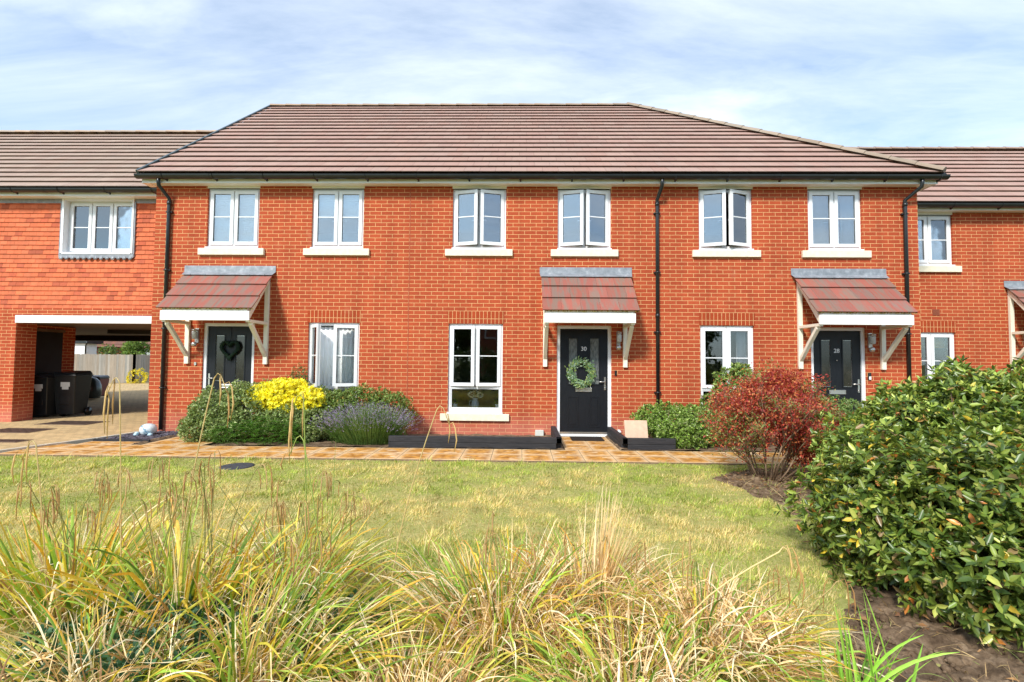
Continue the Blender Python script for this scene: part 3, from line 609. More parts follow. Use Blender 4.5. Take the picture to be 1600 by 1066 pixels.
# dark underlay so no light leaks between tiles
m = MB(); m.add([(XVL, YE+.02, ZE-.02), (XHR-.02, YE+.02, ZE-.02), (XRE, YRD, ZRD-.03), (XVL, YRD, ZRD-.03), (XHR-.02, YR2, ZE-.02), (XVL, YR2, ZE-.02)], [(0, 1, 2, 3), (1, 4, 2), (4, 5, 3, 2)]); m.build('underlay', BOARD, rf)
def eaves(parent, x0, x1, yw, ze, xg0=None, xg1=None, over=.20, zs=None, br0=.3, brs=1.0):
    """fascia, soffit, gutter with brackets along a front eave"""
    yf = yw-over; zs = zs or ze-.15; xg0 = x0 if xg0 is None else xg0; xg1 = x1 if xg1 is None else xg1
    m = MB(); m.box(x0, x1, yf, yf+.02, zs-.012, ze-.005); m.build('fascia', CREAMW, parent)
    m = MB(); m.box(x0, x1, yf+.02, yw+.02, zs, zs+.012); m.build('soffit', CREAMW, parent)
    yg, zg, r = yf-.074, ze-.022, .074; g = MB(); R = 8; vs = []
    for x in (xg0, xg1):
        for i in range(R+1): an = PI+PI*i/R; vs.append((x, yg+r*math.cos(an), zg+r*1.05*math.sin(an)))
        for i in range(R, -1, -1): an = PI+PI*i/R; vs.append((x, yg+(r-.006)*math.cos(an), zg+(r-.006)*1.05*math.sin(an)))
    K = 2*(R+1); g.add(vs, [(i, (i+1) % K, K+(i+1) % K, K+i) for i in range(K)]+[tuple(range(K))[::-1], tuple(range(K, 2*K))])
    for x in (xg0, xg1): g.add([(x, yg+r*math.cos(PI+PI*i/R), zg+r*1.05*math.sin(PI+PI*i/R)) for i in range(R+1)], [tuple(range(R+1))])
    G = g.build('gutter', BLACK, parent)
    x = xg0+br0
    while x < xg1-.1:
        b_ = MB()
        b_.tube([(x-.02, yg+(r+.006)*math.cos(PI+PI*i/6), zg+(r+.006)*math.sin(PI+PI*i/6)*1.05) for i in range(7)], .007, 4, smooth=False)
        b_.add([(x-.014, yg-.02, zg-.06), (x+.014, yg-.02, zg-.06), (x+.014, yf, zg-.10), (x-.014, yf, zg-.10), (x+.014, yf, zg-.02), (x-.014, yf, zg-.02)], [(0, 1, 2, 3), (0, 3, 5), (1, 4, 2), (0, 5, 4, 1)]); x += brs; b_.build('gutter_bracket', BLACK, G)
    x = xg0+1.4
    while x < xg1:
        u_ = MB(); vs = [(xx, yg+(r+.005)*math.cos(PI+PI*i/R), zg+(r+.005)*1.05*math.sin(PI+PI*i/R)) for xx in (x-.05, x+.05) for i in range(R+1)]
        u_.add(vs, [(i, i+1, R+2+i, R+1+i) for i in range(R)]); u_.build('gutter_union', BLACK, G); x += 3.6
    return G
eaves(terr, -7.40, 7.80, YW, 4.985, -7.45, 7.93, zs=4.845, brs=.98, br0=.55)
m = MB(); m.box(7.80, 7.82, YW-.2, YB, 4.84, 4.98); m.box(7.588, 7.80, YW, YB, 4.846, 4.858); m.box(-7.42, -7.26, YW-.18, YW+.05, 4.838, 4.85); m.build('side_soffit', CREAMW, terr)
m = MB(); m.tube([(7.87, YW-.28, 4.965), (7.87, YB, 4.965)], .058, 12); m.build('side_gutter', BLACK, terr)
def downpipe(parent, xt, xb, yw, ztop, zbot, yg):
    m = MB(); y1 = yw-.05
    m.tube([(xt, yg, ztop), (xt, yg, ztop-.10), (xt, yg+.02, ztop-.16), (xb, y1, ztop-.36), (xb, y1, ztop-.44), (xb, y1, zbot)], .034, 12)
    for z in (ztop-.44, ztop-2.6): m.tube([(xb, y1, z-.04), (xb, y1, z+.03)], .041, 12)
    D = m.build('downpipe', BLACK, parent)
    c = MB(); z = ztop-.62
    while z > zbot+.2: c.box(xb-.062, xb+.062, y1-.004, yw, z-.012, z+.012); c.tube([(xb, y1, z-.014), (xb, y1, z+.014)], .040, 12); z -= 1.15
    c.build('pipe_clip', BLACK, D)
downpipe(terr, -7.03, -6.96, YW, 4.93, .05, YW-.262); downpipe(terr, 2.64, 2.60, YW, 4.93, .02, YW-.262); downpipe(terr, 7.48, 7.315, YW, 4.93, .02, YW-.262)

# ================================================================== LEFT BUILDING
YL = 10.47
left = empty('coach_house', (-11.5, YL, 0), 'brick house on the far left with orange hung tiles above an open drive-through passage', 'house')
XLa, XLb = -19.0, -7.28
m = MB()
m.box(XLa, -11.18, YL, YL+.46, -.1, 2.52); m.box(-11.18, XLb, YL, YL+.11, 2.36, 2.52)       # front pier and the strip above the beam
m.box(-12.2, -11.58, YL+.46, YL+1.86, -.1, 2.2)                                            # passage side wall, stepped back
m.box(XLa, -18.5, YL+.46, YL+6.5, -.1, 2.2)
wall_grid(m, XLa, XLb, 2.52, 5.02, [(-10.25, -8.62, 3.74, 5.02)], YL+.05, .2)
m.add([(XLa, 17.2, -.1), (XLa, YL, -.1), (XLa, YL, 5), (XLa, 13.8, 8.0), (XLa, 17.2, 5)], [(0, 1, 2, 3, 4)]); m.box(XLa, XLb, 17.0, 17.2, 2.3, 5.0)
m.build('wall', BRICK, left)
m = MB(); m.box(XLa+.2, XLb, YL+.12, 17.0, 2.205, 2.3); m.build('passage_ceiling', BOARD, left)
m = MB(); m.box(-11.19, XLb, YL-.02, YL+.10, 2.19, 2.355); m.build('beam_casing', WHITE, left)
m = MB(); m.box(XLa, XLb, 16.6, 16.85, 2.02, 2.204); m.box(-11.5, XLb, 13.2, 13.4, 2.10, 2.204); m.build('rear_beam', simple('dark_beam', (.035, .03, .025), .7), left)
m = MB(); m.box(-11.60, -11.562, YL+.72, YL+1.50, .0, 2.05); dd = m.build('side_door', BLACK, left)
m = MB(); m.box(-11.58, -11.54, YL+.68, YL+1.54, 2.05, 2.12); m.build('door_head', BOARD, dd)
# hung tiles: every course is a row of single tiles
m = MB(); ORA = (.60, .150, .062)
row = 0; z = 2.40
while z < 4.90:
    off = (row % 2)*.083; x = XLa+off
    while x < XLb-.01:
        x1 = min(x+.165, XLb)
        X0_, X1_ = x, x1
        if z+.05 > 3.66 and x1 > -10.27 and x < -8.60: (x, x1) = (x, -10.27) if x < -10.27 else (-8.60, x1)
        if x1-x > .01:
                c = tcol(ORA if random.random() < .82 else (.44, .10, .045), .13); j = random.uniform(0, .004); k_ = random.uniform(-.002, .002)
                m.hexa([(x+.002, YL+.004-j, z+k_), (x1-.002, YL+.004-j, z+k_), (x1-.001, YL+.018, z+k_), (x+.002, YL+.018, z+k_), (x+.002, YL+.022, z+.112), (x1-.002, YL+.022, z+.112), (x1-.002, YL+.049, z+.112), (x+.002, YL+.049, z+.112)], col=c)
        x = X0_+.165
    z += .102; row += 1
m.build('hung_tiles', CLAY, left)
m = MB(); m.box(XLa, -10.27, YL-.005, YL+.02, 4.87, 4.97); m.box(-8.60, XLb, YL-.005, YL+.02, 4.87, 4.97); m.box(-8.615, -8.585, YL-.02, YL+.03, 3.66, 4.9); m.box(-10.285, -10.255, YL-.02, YL+.03, 3.66, 4.9)
m.box(-10.27, -8.6, YL-.03, YL+.02, 3.64, 3.73)
for k in range(13): x = -10.22+k*.13; m.lathe([(.045, 0), (.045, .012)], (0, 0, 0), 10, M=Tr(x, YL-.022, 3.635, 0, PI/2))
m.build('lead_apron', LEAD, left)
window(left, -10.20, -8.66, 3.76, 4.94, YL+.02, sill=False, panes=3, reveal=.10, bar_pos=.5)
m = MB(); m.box(-10.25, -10.20, YL-.03, YL+.2, 3.74, 4.98); m.box(-8.66, -8.62, YL-.03, YL+.2, 3.74, 4.98); m.box(-10.20, -8.66, YL-.04, YL+.2, 3.72, 3.76); m.box(-10.2, -8.66, YL-.03, YL+.2, 4.94, 4.98); m.build('window_lining', WHITE, left)
m = MB(); tile_slope(m, (XLa, YL-.28, 5.12), (-7.30, YL-.28, 5.12), (XLa, 13.80, 8.03), (-7.30, 13.80, 8.03), 14, .30, base=(.34, .24, .19), alt=(.355, .26, .205), var=.035)
tile_slope(m, (-7.30, 17.4, 5.12), (XLa, 17.4, 5.12), (-7.30, 13.8, 8.03), (XLa, 13.8, 8.03), 14, .6, base=(.42, .28, .21)); r2 = m.build('roof', TILE, left)
m = MB(); ridge_run(m, (XLa, 13.8, 8.05), (-7.3, 13.8, 8.05), base=(.40, .30, .22)); m.build('ridge_tiles', TILE, r2)
m = MB(); m.add([(XLa, YL-.26, 5.10), (-7.3, YL-.26, 5.10), (-7.3, 13.8, 8.0), (XLa, 13.8, 8.0), (-7.3, 17.4, 5.1), (XLa, 17.4, 5.1)], [(0, 1, 2, 3), (3, 2, 4, 5)]); m.build('underlay', BOARD, r2)
eaves(left, XLa, XLb-.0, YL, 5.11, zs=4.97, over=.22, brs=1.03, br0=.73)

# ================================================================== RIGHT BUILDING
YR = 10.60
right = empty('end_house', (11.0, YR, 0), 'red brick house stepping back at the far right edge behind the big green shrub', 'house')
XRa, XRb = 7.60, 16.5
m = MB(); RW = (8.33, 9.36)
wall_grid(m, XRa, XRb, -.1, 4.80, [(RW[0], RW[1], 3.60, 4.70), (RW[0], RW[1], .45, 2.13), (10.80, 11.83, -.02, 2.12)], YR, .28)
m.add([(XRb, YR, -.1), (XRb, 16.5, -.1), (XRb, 16.5, 4.8), (XRb, 13.55, 7.2), (XRb, YR, 4.8)], [(0, 1, 2, 3, 4)]); m.add([(XRb, 16.5, -.1), (XRa, 16.5, -.1), (XRa, 16.5, 4.8), (XRb, 16.5, 4.8)], [(0, 1, 2, 3)])
m.build('wall', BRICK, right)
m = MB(); m.box(XRa, XRb-.1, YR+.29, 16.4, 2.4, 2.65); m.box(XRa, XRb-.1, YR+.29, 16.4, 4.74, 4.78); m.box(XRa, XRb-.1, 13.4, 13.5, 0, 4.7); m.build('room_partition', ROOM, right)
m = MB(); m.box(RW[0]-.02, RW[1]+.02, YR-.004, YR+.02, 2.132, 2.37); m.build('soldier_course', SOLD, right)
window(right, *RW, 3.60, 4.70, YR, vent=True); window(right, *RW, .45, 2.13, YR, transom=.93)
m = MB(); m.box(RW[0], RW[1], YR-.006, YR+.06, 4.70, 4.78); m.build('head_board', CREAMW, right)
m = MB(); m.box(8.88, 9.03, YR-.008, YR, 2.50, 2.63)
for k in range(4): m.box(8.89, 9.02, YR-.014, YR-.008, 2.515+k*.028, 2.53+k*.028)
m.build('air_brick', simple('terracotta_vent', (.25, .07, .035), .8), right)
door(right, 10.80, 11.83, 1, None, False, yw=YR)
canopy(right, 10.44, 12.2, 10.48, 12.15, yw=YR)
m = MB(); tile_slope(m, (XRa, YR-.26, 4.88), (XRb, YR-.26, 4.88), (XRa, 13.55, 7.42), (XRb, 13.55, 7.42), 12, .30, base=ROOFC, alt=ROOFC2, var=.035)
tile_slope(m, (XRb, 16.75, 4.88), (XRa, 16.75, 4.88), (XRb, 13.55, 7.42), (XRa, 13.55, 7.42), 12, .6, base=ROOFC); r3 = m.build('roof', TILE, right)
m = MB(); ridge_run(m, (XRa, 13.55, 7.44), (XRb, 13.55, 7.44), base=(.34, .25, .20)); m.build('ridge_tiles', TILE, r3)
m = MB(); m.add([(XRa, YR-.24, 4.86), (XRb, YR-.24, 4.86), (XRb, 13.55, 7.39), (XRa, 13.55, 7.39), (XRb, 16.7, 4.86), (XRa, 16.7, 4.86)], [(0, 1, 2, 3), (3, 2, 4, 5)]); m.build('underlay', BOARD, r3)
eaves(right, XRa, XRb, YR, 4.87, zs=4.75, brs=1.0, br0=.55)

# ================================================================== blinds and curtains behind the panes
def curtain(name, x0, x1, z0, z1, y, mat, label, cat='curtain', wave=.02):
    n = 60 if wave else 1; V = []; 
    for z in (z0, z1):
        for i in range(n+1): V.append((x0+(x1-x0)*i/n, y+wave*math.sin(i*1.1)*(1 if z == z1 else 1.3), z))
    m = MB(); m.add(V, [(i, i+1, n+2+i, n+1+i) for i in range(n)], smooth=wave > 0); o = m.build(name, mat, None, off=((x0+x1)/2, y, z0)); s_ = o.modifiers.new('s', 'SOLIDIFY'); s_.thickness = .004
    tag(o, label, cat)
def slat_blind(x0, x1, z0, z1, y, mat, label):
    m = MB(); z = z0
    while z < z1: m.hexa([(x0, y-.004, z), (x1, y-.004, z), (x1, y+.002, z), (x0, y+.002, z), (x0, y+.010, z+.044), (x1, y+.010, z+.044), (x1, y+.014, z+.044), (x0, y+.014, z+.044)]); z += .042
    m.box(x0, x1, y-.01, y+.03, z1, z1+.03); o = m.build('venetian_blind', mat, None, off=((x0+x1)/2, y, z0)); tag(o, label, 'blind')
yb = YW+.135
slat_blind(-6.17, -5.24, 3.70, 4.72, yb, FABW, 'white blind lowered behind the upstairs window furthest left on the main terrace')
slat_blind(-4.08, -3.18, 4.25, 4.72, yb, FABW, 'half-lowered white blind behind the second upstairs window from the left of the main terrace')
curtain('roller_blind', 5.55, 6.02, 3.70, 4.74, yb, FABB, 'beige blind behind the left pane of the upstairs window above door 28', 'blind', 0)
curtain('curtain', 6.22, 6.48, 3.70, 4.74, yb, FABG, 'pale curtain behind the right pane of the upstairs window above door 28')
curtain('curtain', 4.17, 4.42, .5, 2.08, yb, FABG, 'pale curtain at the right side of the ground floor window behind the red shrub')
curtain('net_curtain', -4.10, -3.19, .5, 2.08, yb, FABW, 'white net curtain behind the open ground floor window beside the yellow shrub', 'curtain', .012)
slat_blind(-10.16, -8.70, 3.80, 4.86, YL+.30, FABW, 'white blind behind the three-pane window set in the orange hung tiles')
curtain('curtain', 8.90, 9.30, 3.68, 4.64, YR+.2, FABG, 'pale curtain behind the upstairs window of the far right house')
curtain('bamboo_blind', 8.40, 9.30, 1.80, 2.08, YR+.2, BAMB, 'short bamboo blind at the top of the far right house ground floor window', 'blind', 0)
# sill display inside window of number 30
CER = simple('white_ceramic', (.75, .76, .76), .3, .5); CERG = simple('grey_ceramic', (.40, .46, .50), .35, .5)
ys_ = YW+.20
m = MB(); m.box(GW[1][0]+.03, GW[1][1]-.03, YW+.125, YW+.36, .46, .50); m.build('window_board', WHITE, terr)
jg = empty('flower_jug', (-.90, ys_, .5), 'grey jug of white flowers inside the ground floor window left of door 30', 'vase')
m = MB(); m.lathe([(.05, 0), (.075, .05), (.075, .11), (.05, .17), (.06, .20)], (-.90, ys_, .5), 20); m.tube([(-.97, ys_, .66), (-1.02, ys_, .63), (-1.01, ys_, .57), (-.96, ys_, .54)], .008, 6); m.build('jug', CERG, jg)
P, Q = lobes_surface([(-.97, ys_, .77, .06, .05, .05), (-.89, ys_-.01, .79, .065, .05, .055), (-.81, ys_, .76, .05, .05, .045)], 500, .1, .1)
leafmesh('flower_heads', P, Q, rng.normal(size=P.shape), np.full(500, .02), np.full(500, .02), pick([(.8, .8, .72)], [1], 500), LEAF, jg)
for x, w_ in ((-1.30, 'left'), (-.46, 'right')):
    t = empty('potted_plant', (x, ys_, .5), 'small white plant pot at the %s end of the window sill holding the flower jug' % w_, 'pot plant', 'small pots on the window sill')
    m = MB(); m.lathe([(.04, 0), (.05, .09), (.046, .09), (.04, .07)], (x, ys_, .5), 16); m.build('pot', CER, t)
    P, Q = lobes_surface([(x, ys_, .63, .05, .04, .04)], 140, .3, .1); leafmesh('leaves', P, Q, rng.normal(size=P.shape), np.full(140, .03), np.full(140, .014), pick([(.10, .22, .05)], [1], 140), LEAF, t)

# ================================================================== WREATHS
wr = empty('wreath', (1.15, YW+.01, 1.22), 'round wreath of pale green eucalyptus leaves on the black door numbered 30', 'wreath')
n = 640; an = rng.uniform(0, 2*PI, n); rr = .205+rng.normal(0, .038, n); P = np.stack([1.15+rr*np.cos(an), YW+.015-rng.uniform(0, .05, n), 1.22+rr*np.sin(an)*1.02], 1)
tn = np.stack([np.sin(an), np.zeros(n), -np.cos(an)], 1)+np.stack([np.cos(an), -.4*np.ones(n), np.sin(an)], 1)*rng.uniform(-.5, 1.1, (n, 1))
leafmesh('leaves', P, tn, np.array([0, -1, 0])+rng.normal(0, .4, (n, 3)), rng.uniform(.03, .075, n), rng.uniform(.018, .034, n), pick([(.18, .30, .16), (.32, .42, .30), (.12, .22, .07), (.26, .34, .10)], [4, 2, 3, 3], n), LEAF, wr)
m = MB(); m.tube([(1.15+.20*math.cos(t*2*PI/24), YW+.03, 1.22+.20*math.sin(t*2*PI/24)) for t in range(25)], .012, 6); m.build('twig_ring', BARK, wr)
hw = empty('heart_wreath', (-5.70, YW+.01, 1.62), 'dark green heart-shaped wreath hanging on the leftmost black front door', 'wreath')
tt = np.linspace(0, 2*PI, 41); hx = 16*np.sin(tt)**3; hz = 13*np.cos(tt)-5*np.cos(2*tt)-2*np.cos(3*tt)-np.cos(4*tt); hp = [(-5.70+a*.0105, YW+.02, 1.62+b*.0115) for a, b in zip(hx, hz)]
DKG = simple('dark_foliage', (.014, .030, .016), .8, .2, var=.4, sc=30)
m = MB(); m.tube(hp, .032, 8); m.build('heart_ring', DKG, hw); m = MB(); m.tube([(-5.70, YW+.03, 1.68), (-5.70, YW+.05, 2.07)], .004, 5); m.build('ribbon', BLACK, hw)
n = 1100; i = rng.integers(0, 40, n); hpn = np.array(hp); P = hpn[i]+(hpn[(i+1) % 41]-hpn[i])*rng.random((n, 1))+rng.normal(0, .014, (n, 3)); D = rng.normal(size=(n, 3)); D[:, 1] -= .6
leafmesh('needles', P, D, rng.normal(size=(n, 3)), rng.uniform(.02, .045, n), rng.uniform(.006, .012, n), pick([(.018, .045, .022), (.03, .06, .03)], [2, 1], n), LEAF, hw)

# ================================================================== RAISED BEDS, BOARD, MAT, ORNAMENT, PEBBLES
def sleeper_bed(name, pts, label):
    t = empty(name, (pts[1][0], pts[1][1], 0), label, 'raised bed', 'black timber raised beds by door 30')
    for i in range(len(pts)-1):
        for k in range(2):
            p, q = Vector((*pts[i], .055+k*.098)), Vector((*pts[i+1], .055+k*.098)); d = (q-p).normalized()
            m = MB(); ex = .045 if (i+k) % 2 else -.046
            a, b = p, q
            if i == 0 and len(pts) > 2: b = q+d*ex
            if i > 0: a = p+d*ex
            m.bar(a, b, .09, .095); m.build('sleeper', SLEEPER, t, bevel=.006)
    return t
sleeper_bed('raised_bed', [(.62, YW-.01), (.62, 7.93), (-2.15, 7.93)], 'long low black timber bed edging between the lavender and door 30')
sleeper_bed('raised_bed', [(1.69, YW-.01), (1.69, 7.95), (2.50, 7.95)], 'short black timber bed edging right of door 30 with a tan slab leaning in it')
bo = MB(); bo.box(-.19, .19, -.012, .012, 0, .40, M=Tr(1.93, 8.12, .07, 0, -.30)); o = bo.build('leaning_slab', simple('pinkish_stone', (.62, .42, .30), .8, .3, var=.1, sc=12, bump=.2), None, off=(1.93, 8.12, .07), bevel=.004); tag(o, 'square pinkish tan slab leaning in the timber bed to the right of door 30', 'slab')
m = MB(); m.box(.92, 1.50, 8.74, 9.16, .018, .034); o = m.build('door_mat', MAT, None, off=(1.2, 8.95, .018)); tag(o, 'dark rectangular door mat on the paving in front of door 30', 'door mat')
orn = empty('garden_ornament', (-6.87, 8.86, .0), 'rounded pale blue and white glazed ornament by the foot of the left drainpipe', 'ornament')
OG = Mt('pale_glaze'); OG.base(OG.ramp(OG.noise(10, 4, .6), [(.40, (.72, .76, .76)), (.55, (.60, .68, .72)), (.62, (.16, .30, .40))]), .25, .6)
m = MB(); m.lathe([(.09, .0), (.125, .03), (.14, .09), (.13, .14), (.10, .18), (.05, .20), (.0, .205)], (-6.87, 8.86, .02), 24); m.build('shell', OG.m, orn)
BL = simple('blue_glaze', (.42, .60, .68), .25, .6)
for dx_ in (-.13, .13): m = MB(); m.lathe([(.03, 0), (.045, .015), (.035, .045), (.0, .06)], (-6.87+dx_, 8.74, .015), 14); m.build('foot', BL, orn)
m = MB(); m.lathe([(.02, 0), (.035, .02), (.03, .05), (.0, .06)], (-6.99, 8.74, .03), 14); m.build('head', BL, orn)
PB = simple('purple_slate', (.10, .09, .11), .7, .3, var=.5, sc=12)
m = MB()
for k in range(900):
    x, y = random.uniform(-7.28, -6.35), random.uniform(8.2, 9.28); s_ = random.uniform(.012, .03); M = Matrix.Translation((x, y, random.uniform(.0, .03))) @ Matrix.Rotation(random.uniform(0, 6), 4, 'Z') @ Matrix.Rotation(random.uniform(-.5, .5), 4, 'X')
    g = random.uniform(.6, 1.5); m.box(-s_, s_, -s_*.7, s_*.7, -.006, .006, M=M)
tag(m.build('slate_chips', PB), 'dark purple slate chips at the left foot of the house wall', 'gravel', kind='stuff')
m = MB(); m.box(-7.3, -6.3, 8.16, 9.30, -.03, .002); tag(m.build('slate_bed', SO.m), kind='structure')
m = MB(); m.bar((-7.29, 8.19, .02), (-6.32, 8.19, .02), .03, .05); tag(m.build('slate_bed_edging', SLEEPER), kind='structure')
CO = simple('cast_iron', (.075, .045, .032), .7, .4, .3, var=.4, sc=20)
def cover(x, y, w_, d_, lab):
    t = empty('drain_cover', (x, y, 0), lab, 'drain cover', 'square drain covers in the driveway'); m = MB(); m.box(x-w_/2, x+w_/2, y-d_/2, y+d_/2, .0, .011); m.build('frame', simple('cover_rim', (.17, .11, .07), .8), t)
    m = MB(); m.box(x-w_/2+.04, x+w_/2-.04, y-d_/2+.04, y+d_/2-.04, .011, .015)
    for i in range(6):
        for j in range(4): a = x-w_/2+.08+i*(w_-.16)/5.5; b_ = y-d_/2+.08+j*(d_-.16)/3.5; m.box(a, a+.05, b_, b_+.05, .015, .018)
    m.build('lid', CO, t)
cover(-9.75, 10.42, 1.10, .62, 'dark square drain cover in the tan driveway furthest from the camera, just outside the passage'); cover(-9.75, 9.25, 1.0, .6, 'dark square drain cover in the driveway, the middle one of three at the far left'); cover(-8.85, 8.10, .9, .3, 'small dark drain cover in the driveway nearest the lawn at the left picture edge')
m = MB(); m.lathe([(.21, 0), (.21, .012), (.18, .015), (.0, .016)], (-3.78, 6.45, -.008), 28); o = m.build('manhole_cover', simple('dark_grey_cover', (.045, .047, .055), .8, var=.3, sc=20), None, off=(-3.78, 6.45, 0)); tag(o, 'round dark grey manhole cover set in the lawn by the path', 'manhole cover')

# ================================================================== BINS AND THE YARD BEHIND THE PASSAGE
def wheelie(x, y, rz, h, w_, label, cat='wheelie bin', col=BLACK, plate=True, side=None, group='wheelie bins in the passage'):
    t = empty('wheelie_bin', (x, y, .004), label, cat, group); M = Tr(x, y, .004, rz)
    m = MB(); d = w_*1.15; b0, b1 = w_*.40, w_*.5
    m.hexa([(-b0, -d*.38, .06), (b0, -d*.38, .06), (b0, d*.38, .06), (-b0, d*.38, .06), (-b1, -d*.5, h*.9), (b1, -d*.5, h*.9), (b1, d*.5, h*.9), (-b1, d*.5, h*.9)], M); m.box(-b1-.02, b1+.02, -d*.5-.02, d*.5+.02, h*.88, h*.915, M); m.box(-b0*.6, b0*.6, -d*.44, -d*.38, .3, h*.55, M); m.build('bin_body', [col], t, bevel=.012)
    m = MB(); m.hexa([(-b1-.015, -d*.5-.03, h*.92), (b1+.015, -d*.5-.03, h*.92), (b1+.015, d*.52, h*.92), (-b1-.015, d*.52, h*.92), (-b1+.02, -d*.45, h*.965), (b1-.02, -d*.45, h*.965), (b1-.02, d*.45, h), (-b1+.02, d*.45, h)], M); m.build('lid', col, t, bevel=.01)
    m = MB(); m.tube([M @ Vector((-b1*.7, d*.60, h*.93)), M @ Vector((b1*.7, d*.60, h*.93))], .016, 8); m.bar(M @ Vector((-b1*.7, d*.5, h*.9)), M @ Vector((-b1*.7, d*.61, h*.93)), .03, .03); m.bar(M @ Vector((b1*.7, d*.5, h*.9)), M @ Vector((b1*.7, d*.61, h*.93)), .03, .03); m.build('handle', col, t)
    for s_ in (-1, 1):
        m = MB(); m.tube([M @ Vector((s_*b0*1.0, d*.40, .10)), M @ Vector((s_*(b0+.05), d*.40, .10))], .10, 18); m.build('wheel', BLACK, t)
    if plate:
        m = MB(); m.box(-.10, .10, -d*.5-.004, -d*.455, h*.66, h*.78, M @ Matrix.Translation((.02, .015, 0))); m.box(-.07, .07, -d*.5-.004, -d*.45, h*.60, h*.665, M @ Matrix.Translation((.02, .02, 0))); m.build('number_sticker', simple('pale_sticker', (.62, .60, .55), .6), t)
    return t
wheelie(-11.36, 11.42, .06, 1.05, .46, 'black wheelie bin tucked against the passage wall, left of the other stickered bin'); wheelie(-10.96, 11.66, .14, 1.10, .48, 'large black wheelie bin with a pale sticker standing nearer the middle of the passage')
rb = simple('dark_red_plastic', (.16, .02, .02), .4)
wb = wheelie(-15.02, 16.9, .2, .80, .46, 'small black bin with a dark red side further back beyond the passage bins', plate=False)
m = MB(); M_ = Tr(-15.02, 16.9, .004, .2); m.hexa([(.19, -.20, .10), (.205, -.20, .10), (.205, .20, .10), (.19, .20, .10), (.236, -.25, .68), (.246, -.25, .68), (.246, .25, .68), (.236, .25, .68)], M_); m.build('red_side', rb, wb)
m = MB(); m.lathe([(.26, 0), (.31, .12), (.31, .30), (.30, .42), (.25, .58), (.15, .68), (.0, .72)], (-14.62, 16.2, .06), 22); dm = m.build('domed_bin', simple('green_black_plastic', (.030, .042, .040), .22, .5, var=.2), None, off=(-14.62, 16.2, .004)); tag(dm, 'dark green-grey domed bin behind the larger black wheelie bin in the passage', 'bin')

FEN = Mt('weathered_fence_board'); fa_ = FEN.n('Attribute'); fa_.attribute_name = 'Col'; FEN.base(FEN.mix(.5, fa_.outputs[0], FEN.ramp(FEN.noise(3, 7, .7, FEN.coord((6, 6, .5))), [(.3, (.6, .6, .6)), (.7, (1.35, 1.35, 1.35))]), 'MULTIPLY'), .9, .15)
fe = empty('timber_fence', (-24.5, 27, 0), 'weathered grey vertical-board fence across the yard seen through the passage', 'fence')
fp = [(-33, 25.2), (-26.6, 26.0), (-21.95, 27.1), (-25.6, 33.5)]
bm_ = MB()
for i in range(3):
    p, q = Vector((*fp[i], 0)), Vector((*fp[i+1], 0)); n_ = int((q-p).length/.105); d = (q-p).normalized()
    for k in range(n_):
        a = p.lerp(q, k/n_); c = tcol((.34, .31, .265), .22); hh = 1.62+random.uniform(-.015, .015); bm_.bar(a+Vector((0, 0, 0.02)), a+Vector((0, 0, hh)), .118, .02, up=(-d.y, d.x, 0), col=c)
    n_ = max(1, int((q-p).length/2.4))
    for k in range(n_+1):
        a = p.lerp(q, k/n_); pm = MB(); pm.box(a.x-.05, a.x+.05, a.y-.09, a.y+.01, 0, 1.66, col=(.30, .28, .24)); pm.build('post', FEN.m, fe)
bm_.build('boards', FEN.m, fe)
sh = empty('garden_shed', (-32, 33, 0), 'white clad garden shed with a dark flat roof behind the grey fence', 'shed')
m = MB()
for k in range(16): m.box(-35, -30.25, 33-.012*(k % 2), 33.9, k*.15, k*.15+.148)
m.build('wall', WHITE, sh); m = MB(); m.box(-35.2, -29.95, 32.8, 34.1, 2.4, 2.62); m.tube([(-29.9, 32.7, 2.55), (-29.9, 32.7, 2.4), (-30.15, 32.9, 2.25), (-30.15, 32.9, .2)], .045, 8); m.build('roof', BLACK, sh)
fh = empty('far_house', (-32, 42, 0), 'distant brown-tiled red brick house glimpsed over the grey fence through the passage', 'house')
m = MB(); m.box(-44, -22, 40, 46, 0, 2.35); m.build('wall', BRICK_FAR, fh)
m = MB(); tile_slope(m, (-36.5, 39.6, 2.3), (-21, 39.6, 2.3), (-36.5, 43, 6.4), (-21, 43, 6.4), 16, .33, base=(.20, .085, .06), alt=(.17, .08, .06)); m.build('roof', tile_mat('far_tile'), fh)
m = MB(); m.frame(-32.6, -30.4, 1.2, 2.15, .08, 39.93, 39.99); m.box(-31.55, -31.45, 39.93, 39.99, 1.2, 2.15); fw = m.build('window', WHITE, fh); m = MB(); m.box(-32.52, -30.48, 39.97, 39.995, 1.28, 2.07); m.build('pane', GLASS, fw)
m = MB(); m.box(-38.5, -36.6, 38, 44, 0, 7); tag(m.build('brick_gable', BRICK_FAR, fh))

